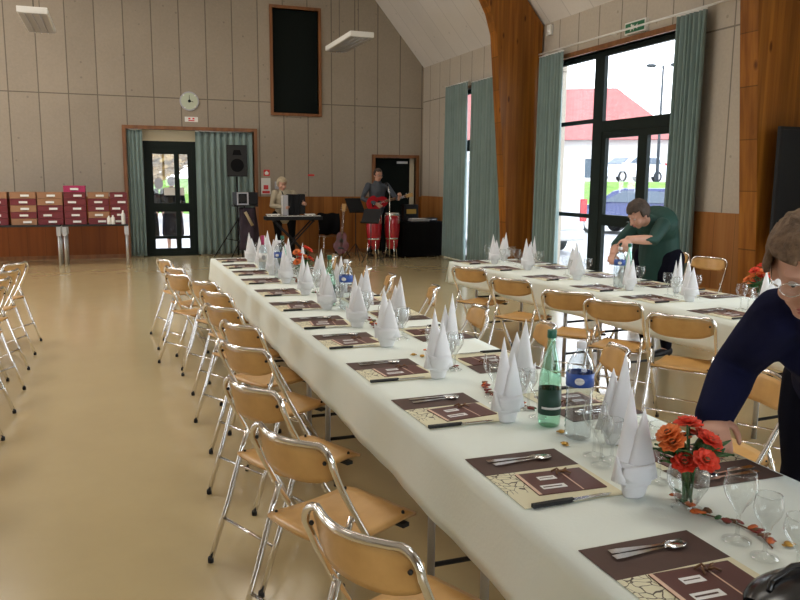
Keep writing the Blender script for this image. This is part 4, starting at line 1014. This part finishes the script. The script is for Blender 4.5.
# congas
for i,(x,y) in enumerate(((4.95,15.05),(5.36,15.08))):
    t=thing('conga_drum','red conga drum in front of the guitarist, %s one of two'%('left','right')[i],'drum',(x,y,0),0,'red conga drums')
    MB().lathe([(.10,.20),(.115,.25),(.15,.5),(.162,.65),(.155,.80),(.142,.90)],22).build('shell','red',t)
    MB().lathe([(.148,.885),(.152,.89),(.152,.925),(.14,.93)],22).build('rim','chrome',t); MB().lathe([(.138,.926),(.138,.936)],22).build('drum_head','drumskin',t)
    b=MB()
    for k in range(6): a=k*PI/3; b.tube([(.16*math.cos(a),.16*math.sin(a),.90),(.168*math.cos(a),.168*math.sin(a),.72)],.006,5)
    b.build('tuning_lugs','chrome',t)
    for k in range(3): a=k*2*PI/3+.5; MB().tube([(.12*math.cos(a),.12*math.sin(a),.42),(.13*math.cos(a),.13*math.sin(a),.18),(.16*math.cos(a),.16*math.sin(a),.0)],.012,6).build('leg','chrome',t)
    MB().lathe([(.135,.40),(.142,.40),(.142,.43),(.135,.43)],20,cap=False).build('stand_ring','chrome',t)
def tripod(b,h,r,rad=.008,n=3,a0=.5):
    for k in range(n): a=a0+k*2*PI/n; b.tube([(0,0,h),(r*math.cos(a),r*math.sin(a),.012)],rad,6)
t=thing('microphone_stand','microphone on a chrome stand in front of the guitarist','microphone',(5.14,14.62,0))
b=MB(); tripod(b,.10,.28); b.build('tripod_base','black',t); MB().tube([(0,0,.08),(0,0,1.30)],.010,8).build('pole','chrome',t)
MB().tube([(0,0,1.30),(.0,.10,1.50)],.008,6).build('boom','chrome',t); MB().tube([(0,.10,1.50),(0,.2,1.53)],[.014,.011],8).ell((0,.215,1.535),(.025,.028,.025)).build('microphone_head','black',t)
for i,(x,y,z,rz,tl) in enumerate(((4.50,14.85,1.05,.35,.55),(4.66,14.35,.86,-.75,.6))):
    t=thing('music_stand','black music stand before the drums, %s'%('left and higher one','right and lower one')[i],'music stand',(x,y,0),rz,'music stands')
    b=MB(); tripod(b,.34,.26,.008,3,.2); b.build('tripod_base','black',t); MB().tube([(0,0,.1),(0,0,z)],.009,6).build('pole','black',t)
    q=Matrix.Translation((0,0,z))@Matrix.Rotation(-tl,4,'X'); MB().box(-.19,-.01,-.10,.19,.0,.22,mtx=q).box(-.19,-.05,-.11,.19,.0,-.10,mtx=q).build('desk','black',t)
# stage chair with jacket
t=thing('stage_chair','chrome legged chair between the keyboard and the music stands','chair',(4.22,15.75,0))
MB().grid(lambda u,v:V(((u-.5)*.42,-.2+.4*v,.45-.015*math.sin(PI*u))),6,6).build('seat','trim',t); solid(t.children[0],.014)
for s in (1,-1):
    MB().tube([(s*.20,-.20,.0),(s*.19,-.18,.44)],.011,6).build('leg','chrome',t); MB().tube([(s*.20,.24,.0),(s*.19,.19,.44),(s*.19,.25,.86)],.011,6).build('leg','chrome',t)
MB().box(-.2,.225,.62,.2,.245,.86,bev=.006).build('backrest','trim',t)
MB().tube([(-.2,-.18,.435),(.2,-.18,.435),(.2,.19,.435),(-.2,.19,.435),(-.2,-.18,.435)],.01,6).build('seat_ring','chrome',t)
b=MB(); 
def jk(u,v):
    x=-.24+.48*u; y=.19-.09*math.sin(v*PI*.9)+.02*math.sin(9*u+3*v); return V((4.22+x*(1-.1*v),15.75+y-.03,.90-.44*v+.012*math.sin(12*u)))
b.grid(jk,16,10); o=b.build('draped_jacket','blackc'); solid(o,.03); tag(o,'black jacket hung over the back of the stage chair','jacket')
# loudspeaker on tripod
t=thing('speaker_stand','black tripod stand under the loudspeaker before the right entrance curtain','stand',(2.33,15.98,0))
MB().tube([(0,0,.05),(0,0,1.65)],.018,8).build('pole','black',t)
for k in range(3): a=k*2*PI/3+.55; MB().tube([(0,0,.78),(.52*math.cos(a),.52*math.sin(a),.012)],.013,6).m(0).tube([(0,0,.35),(.26*math.cos(a),.26*math.sin(a),.39)],.009,6).build('leg','black',t)
MB().lathe([(.03,.75),(.03,.83)],10).build('collar','black',t)
t=thing('loudspeaker','large black loudspeaker mounted high on the tripod stand','loudspeaker',(2.33,15.95,1.653),-.1)
MB().prism([(-.20,-.20),(.20,-.20),(.15,.17),(-.15,.17)],0,.62,'Z').build('cabinet','black',t)
MB().prism([(-.185,.02),(.185,.02),(.185,.60),(-.185,.60)],-.212,-.2).build('grille','rubber',t); MB().prism(disc(.13,0,0,0,.22),-.216,-.211).build('woofer','blackc',t); MB().prism([(-.09,.42),(.09,.42),(.06,.52),(-.06,.52)],-.216,-.211).build('horn','blackc',t)
# amplifier with pale rim on a stand with a coat
t=thing('equipment_stand','black folding stand beside the keyboard under the small amplifier','stand',(2.34,15.15,0))
MB().box(-.22,-.16,1.08,.24,.18,1.11).build('shelf','black',t); MB().tube([(0,0,.3),(0,0,1.08)],.016,6).build('pole','black',t); b=MB(); tripod(b,.6,.32,.012); b.build('tripod_base','black',t)
t=thing('small_amplifier','small black amplifier with pale front rim left of the keyboard','amplifier',(2.36,15.2,1.112),.15)
MB().box(-.20,-.14,0,.22,.16,.24,bev=.01).build('amplifier_case','black',t)
MB().box(-.20,-.155,0,-.175,-.14,.24).box(.0,-.155,0,.025,-.14,.24).box(-.175,-.155,.215,.0,-.14,.24).box(-.175,-.155,0,.0,-.14,.025).build('front_rim','pearl',t)
MB().prism(disc(.07,0,0,-.09,.12),-.15,-.141).build('speaker_cone','rubber',t)
b=MB()
def ct(u,v):
    a=u*2*PI; r=.13+.05*v+.018*math.sin(5*a+3*v); return V((2.40+r*1.05*math.cos(a)+.03*v,15.16+r*.8*math.sin(a),1.06-.82*v))
b.grid(ct,28,12); o=b.build('draped_coat','blackc'); o.data.materials[0]=mat('plum_black_cloth',(.030,.018,.028),.9,0,.1,30,.3,8); solid(o,.02); tag(o,'dark plum coat hanging from the stand below the small amplifier','coat')
s_=MB().tube([(2.33,14.99,.98),(2.39,14.97,.86),(2.46,14.97,.72)],.03,6).build('tan_strap',mat('tan_strap',(.38,.30,.18),.8),o); 
# black covered table with mixer
t=thing('equipment_table','table covered with a black cloth right of the dark door','table',(6.06,15.46,0))
MB().box(-.41,-.32,.72,.41,.32,.745).build('tabletop','rubber',t)
for sx in (1,-1):
    for sy in (1,-1): MB().tube([(sx*.37,sy*.28,0),(sx*.37,sy*.28,.72)],.015,6).build('leg','grey_metal',t)
b=MB(); rings=[]
def rr_(h,z,e): 
    P=[]; w,d=.46+e,.335+e
    for k in range(64):
        q=k/64*4; i=int(q); f=q-i
        P.append([(-w+2*w*f,-d),(w,-d+2*d*f),(w-2*w*f,d),(-w,d-2*d*f)][i])
    return [V((x*(1+h*.012*math.sin(k*1.9)),y*(1+h*.02*math.sin(k*1.7+1)),z)) for k,(x,y) in enumerate(P)]
b.ring_loft([rr_(0,.7475,-.1),rr_(0,.7485,0),rr_(.2,.70,.004),rr_(.8,.4,.012),rr_(1,.02,.018)],True,False)
o=b.build('black_table_cover','blackc'); b2=MB(); o.location=(6.06,15.46,0); tag(o,'black floor length cloth over the equipment table','tablecloth')
MB().box(-.34,-.24,.7475,.34,.24,.7495).build('cover_top','blackc',o)
def item(name,label,cat,parts,loc,rz=0):
    t=thing(name,label,cat,loc,rz)
    for n,bm_,m_ in parts: bm_.build(n,m_,t)
    return t
b=MB()
for k in range(7): b.box(-.16+.045*k,-.12,.05,-.145+.045*k,.08,.062)
item('mixing_desk','pale grey mixing desk on the black covered table','mixer',(('desk_case',MB().box(-.2,-.16,0,.2,.16,.05,bev=.006),'pearl'),('faders',b,'white')),(6.02,15.3,.752))
item('stage_light','black lamp box with a warm glowing front on the black covered table','lamp',(('lamp_case',MB().box(-.16,-.02,0,.16,.16,.34,bev=.01),'black'),('lamp_glass',MB().box(-.11,-.028,.14,.11,-.02,.24),'gold')),(5.98,15.62,.752))
item('cd_player','dark device with pale buttons at the right end of the black covered table','device',(('device_case',MB().box(-.15,-.1,0,.13,.1,.06,bev=.005),'black'),('button_row',MB().box(-.12,-.104,.02,.1,-.1,.035),'pearl')),(6.36,15.45,.752))
item('headphones','black headphones at the left end of the black covered table','headphones',(('headband',MB().tube([(.09*math.cos(q),0,.02+.13*math.sin(q)) for q in [PI*k/10 for k in range(11)]],.009,6),'black'),('ear_cup',MB().ell((-.09,0,.048),(.03,.045,.05)),'rubber'),('ear_cup',MB().ell((.09,0,.048),(.03,.045,.05)),'rubber')),(5.72,15.4,.754))
# free standing board at the right
t=thing('standing_board','dark slate board standing before the right timber post','board',(6.28,5.80,0),0)
MB().box(-.28,-.012,1.0,.32,.012,2.11).build('board_face','board',t)
MB().box(-.31,-.02,.97,-.28,.02,2.14).box(.32,-.02,.97,.35,.02,2.14).box(-.28,-.02,2.11,.32,.02,2.14).box(-.28,-.02,.97,.32,.02,1.0).build('board_frame','black',t)
for s in (-.25,.29):
    MB().tube([(s,0,.97),(s,0,.05)],.016,6).build('leg','grey_metal',t); MB().tube([(s,-.16,.02),(s,.16,.02)],.018,6).build('foot_bar','grey_metal',t)
# ------------------------------------------------------------------ outside
def slab(name,pts,z,mt,th=.1):
    return struct(MB().prism(pts,z-th,z,'Z').build(name,mt))
pave=mat('pale_paving',(.50,.49,.50),.7,0,0,40,.05,2); asph=mat('road_asphalt',(.30,.30,.33),.8); grass_m=mat('lawn_grass',(.16,.30,.05),.95,0,.6,60,.3,3)
slab('terrace_ground',[(XW+.3,-15),(26,-15),(26,110),(-40,110),(-40,YB+.3),(XW+.3,YB+.3)],-.03,pave)
b=MB()
def bank(u,v): # grass bank rising away from the building on the diagonal
    d=V((.62,.785)); s=V((.785,-.62)); q=d*(31+9*u)+s*(-45+90*v); return V((q.x,q.y,-.12+1.75*min(1,u*1.6)**1.2))
b.grid(bank,12,20); struct(b.build('lawn_bank_ground',grass_m))
b=MB(); b.grid(lambda u,v:V(((.62*(39.9+30*u)+.785*(-45+90*v)),(.785*(39.9+30*u)-.62*(-45+90*v)),1.60)),2,2); struct(b.build('upper_road_ground',asph))
b=MB(); b.grid(lambda u,v:V((3+60*u,42+60*v,-.01+.2*v)),4,4); struct(b.build('rear_lawn_ground',grass_m))
carw=mat('white_car_paint',(.75,.77,.82),.25,0,coat=.6); carb=mat('blue_car_paint',(.035,.05,.16),.25,.2,coat=.6); carg=mat('car_window',(.10,.13,.17),.1); tail=mat('red_tail_lamp',(.6,.02,.03),.25)
def car(name,label,loc,rz,paint,van=False):
    t=thing(name,label,'van' if van else 'car',loc,rz)
    if van:
        pr=[(-2.45,.35),(-2.5,.6),(-2.48,2.0),(-2.35,2.15),(1.0,2.15),(1.75,1.45),(2.4,1.2),(2.5,.9),(2.5,.35)]; w=.95
    else:
        pr=[(-2.0,.30),(-2.08,.55),(-2.02,.95),(-1.85,1.0),(-1.62,1.38),(-1.35,1.47),(.25,1.46),(.6,1.36),(1.15,.98),(1.85,.85),(2.05,.65),(2.08,.30)]; w=.86
    rings=[]
    for y,s in ((-w,.93),(-w*.93,1),(w*.93,1),(w,.93)):
        rings.append([V((x*s if False else x*(1-(1-s)*.4),y*(1-.16*max(0,(z-.95)/.5)) if not van else y*(1-.05*max(0,(z-1.1))),.3+(z-.3)*(1-(1-s)*.25))) for x,z in pr])
    b=MB(); b.ring_loft(rings,True,True,False); b.build('car_body',paint,t)
    g=MB()
    def yy(z): return (w*(1-.16*max(0,(z-.95)/.5)) if not van else w*(1-.05*max(0,z-1.1)))
    for s in (1,-1):
        polys=[[(-1.5,1.02),(-1.42,1.35),(-.45,1.38),(-.45,1.02)],[(-.38,1.02),(-.38,1.38),(.22,1.38),(.85,1.02)]] if not van else [[(.7,1.3),(.7,1.95),(1.0,1.95),(1.6,1.3)]]
        for pl in polys: g.ring_loft([[V((x,s*(yy(z)+e),z)) for x,z in pl] for e in (-.02,.006)],True,True,False)
    if not van:
        g.ring_loft([[V((x,y,z)) for x,z,y in ((-1.87+e,1.02,-.68),(-1.87+e,1.02,.68),(-1.655+e,1.36,.58),(-1.655+e,1.36,-.58))] for e in (.02,-.02)],True,True,False)
        g.ring_loft([[V((x,y,z)) for x,z,y in ((1.13+e,1.02,-.68),(1.13+e,1.02,.68),(.66+e,1.36,.58),(.66+e,1.36,-.58))] for e in (-.02,.02)],True,True,False)
    g.build('car_windows',carg,t)
    for x in ((-1.28,1.30) if not van else (-1.5,1.6)):
        for s in (1,-1):
            wb=MB(); wb.prism(disc(.31,0,0,x,.31,20),s*(w-.18) if s>0 else -w-.01,w+.01 if s>0 else -(w-.18)); wb.m(1).prism(disc(.19,0,0,x,.31,16),s*(w+.005) if s>0 else -w-.018,w+.018 if s>0 else -(w+.005)); wb.build('wheel',['rubber','grey_metal'],t)
    for s in (1,-1):
        (MB().box(-2.08,s*.72-.1,.72,-1.93,s*.72+.1,1.08) if not van else MB().box(-2.53,s*.86-.08,.75,-2.44,s*.86+.08,1.25)).build('tail_lamp',tail,t)
    MB().box(-2.14 if not van else -2.62,-w*.9,.32,-2.0 if not van else -2.44,w*.9,.55,bev=.03).build('rear_bumper','grey_metal' if van else paint,t)
    return t
car('blue_car','dark blue hatchback parked outside the big window',(15.6,20.4,-.03),PI*.5+.42,carb)
car('white_car','white car parked on the upper road outside the big window',(27.7,37.4,1.62),PI*1.03,carw)
car('white_van','white van with red tail lamp outside at the left of the big window',(8.95,17.5,-.03),PI/2+.05,carw,True)
# house outside
t=thing('neighbour_house','white house with pale red tiled roof beyond the parking area','house',(31.0,47.5,1.0),-.61)
MB().box(-13,-4,-1.2,6,4,3.3).build('house_wall','white',t)
MB().ring_loft([[V((x,-4.7,3.3)),V((x,4.7,3.3)),V((x2,.3,7.0)),V((x2,-.3,7.0))] for x,x2 in ((-14,-12),(6.4,2.2))],True,True,False).build('roof',mat('faded_red_tiles',(.42,.13,.12),.8,0,0,40,.15,3),t)
for x in (-9,-4,1): MB().box(x-.6,-4.06,.9,x+.6,-4.0,2.1).build('house_window',carg,t)
t=thing('street_lamp','tall street lamp with two heads outside the big window','lamp post',(26.9,34.0,1.6))
MB().tube([(0,0,0),(0,0,6.0)],[.09,.05],8).build('pole','greyc',t)
for s in (1,-1): MB().tube([(0,0,5.9),(s*.35,-s*.3,6.0)],.03,6).build('lamp_arm','grey_metal',t); MB().ell((s*.45,-s*.38,6.0),(.3,.2,.1)).build('lamp_head','greyc',t)
def tree(label,loc,h,r,m_,seed,n=900,trunk=True):
    rnd=random.Random(seed); t=thing('tree',label,'tree',loc)
    b=MB(); b.tube([(0,0,0),(.1,0,h*.35),(0,.1,h*.6)],[r*.09,r*.07,r*.04],8)
    for k in range(6): a=k*1.05; b.tube([(0,.05,h*.38),(r*.5*math.cos(a),r*.5*math.sin(a),h*.65)],[r*.04,r*.015],6)
    b.build('trunk','leafb',t)
    b=MB(); fs=[]
    for k in range(n):
        d=V((rnd.gauss(0,1),rnd.gauss(0,1),rnd.gauss(0,1))).normalized()*rnd.uniform(.55,1)**.5; lump=1+.3*noise.noise(d*2+V((seed,0,0)))
        c=V((d.x*r*lump,d.y*r*lump,h*.64+d.z*h*.36*lump)); q=Matrix.Rotation(rnd.uniform(0,6),3,'Z')@Matrix.Rotation(rnd.uniform(0,3),3,'X'); s=r*.07
        vs=[b.bm.verts.new(c+q@V(p)*s) for p in ((-1,0,0),(0,-.5,.1),(1,0,0),(0,.5,.1))]; fs.append(b.bm.faces.new(vs))
    b._tag(fs,False); b.build('crown',m_,t)
tree('green tree beside the neighbour house outside the big window',(39.5,51.5,1.6),3.0,2.0,mat('tree_green',(.07,.13,.05),.8,0,0,40,.3,5),3)
tree('yellow autumn tree outside the entrance door',(0.6,32,0),5.6,3.6,mat('autumn_foliage',(.42,.28,.10),.8,0,0,40,.3,5),5,7000)
tree('grey green tree farther right outside the entrance door',(7.2,44,0),7.5,4.6,mat('tree_dim_green',(.16,.18,.14),.8,0,0,40,.3,5),6,6000)
# people outside the entrance
for i,(px,py,fc,lb,bt) in enumerate(((.66,18.2,(.3,.9,0),'person in black coat standing outside at the left edge of the entrance glass','blackc'),(1.22,18.5,(0,1,0),'person in dark coat and skirt standing outside the middle of the entrance door','navyd'))):
    h=.0
    J=dict(hipL=(px-.12,py,.88),hipR=(px+.12,py,.88),knL=(px-.1,py,.47),knR=(px+.1,py,.47),anL=(px-.1,py,.06),anR=(px+.1,py,.06),shL=(px-.19,py,1.36),shR=(px+.19,py,1.36),head=(px,py+.02,1.55),face=fc,
     elL=(px-.25,py+.02,1.08),wrL=(px-.22,py+.14,.88),elR=(px+.25,py+.02,1.08),wrR=(px+.22,py+.14,.88),handL=((0,.2,-1),(1,0,0),.4),handR=((0,.2,-1),(-1,0,0),.4),foot=(0,1,0))
    person('person',lb,(0,0,-.03),J,dict(vox=.013,hair='hair_d',top='blackc',topname='coat',bottom=bt,k=1.05,fat=1.15,skirt=True,hem=.12))
# ------------------------------------------------------------------ light
w=bpy.data.worlds.new('world'); scn.world=w; w.use_nodes=True; n=w.node_tree.nodes; l=w.node_tree.links
bg=n['Background']; tc=n.new('ShaderNodeTexCoord'); sp=n.new('ShaderNodeSeparateXYZ'); l.new(tc.outputs['Generated'],sp.inputs[0])
r=n.new('ShaderNodeValToRGB'); r.color_ramp.elements[0].position=.0; r.color_ramp.elements[1].position=.6; r.color_ramp.elements[0].color=(.93,.96,1,1); r.color_ramp.elements[1].color=(.80,.88,1,1)
l.new(sp.outputs['Z'],r.inputs[0]); l.new(r.outputs[0],bg.inputs['Color']); bg.inputs['Strength'].default_value=5.0
def area(name,loc,rot,sx,sy,e,c=(1,1,1),spread=170):
    L=bpy.data.lights.new(name,'AREA'); L.shape='RECTANGLE'; L.size=sx; L.size_y=sy; L.energy=e; L.color=c; L.spread=R(spread)
    o=bpy.data.objects.new(name,L); col.objects.link(o); o.location=loc; o.rotation_euler=rot; return o
# fill light added at the front, then daylight through the glazed sides
area('front_fill',(1.25,YF-.5,2.1),(PI/2,0,0),5.3,2.5,42,(.95,.97,1))
area('daylight_right',(XW+.5,9.5,1.9),(0,PI/2,0),3.3,3.1,50,(.86,.93,1))
area('daylight_right',(XW+.5,1.6,1.9),(0,PI/2,0),3.3,4.6,150,(.90,.97,1))
for k,(a,c) in enumerate(LW): area('daylight_left',(XL-.4,(a+c)/2,1.8),(0,-PI/2,0),3.2,c-a,12,(1,.97,.93))
# overhead fill lights added to brighten the hall, no fixtures behind them
for x,y,e,c in ((2.8,2.2,23,(1,.95,.86)),(3.2,5.4,28,(1,.95,.86)),(-2.8,5,18,(1,.9,.8)),(-2.8,9,165,(1,.9,.8)),(2.2,9,38,(1,.9,.8)),(-2.8,13.2,160,(1,.9,.8)),(2.2,13.2,36,(1,.9,.8))):
    area('overhead_fill',(x,y,6.4),(0,0,0),1.5,1.5,e,c,100 if x>0 and y<6 else 170)
c=scn.cycles; c.transparent_max_bounces=40; c.max_bounces=8; c.diffuse_bounces=4; c.glossy_bounces=4; c.caustics_reflective=False; c.caustics_refractive=False
scn.view_settings.view_transform='Standard'; scn.view_settings.look='None'; scn.view_settings.gamma=1; scn.view_settings.exposure=-.06; scn.view_settings.use_curve_mapping=False
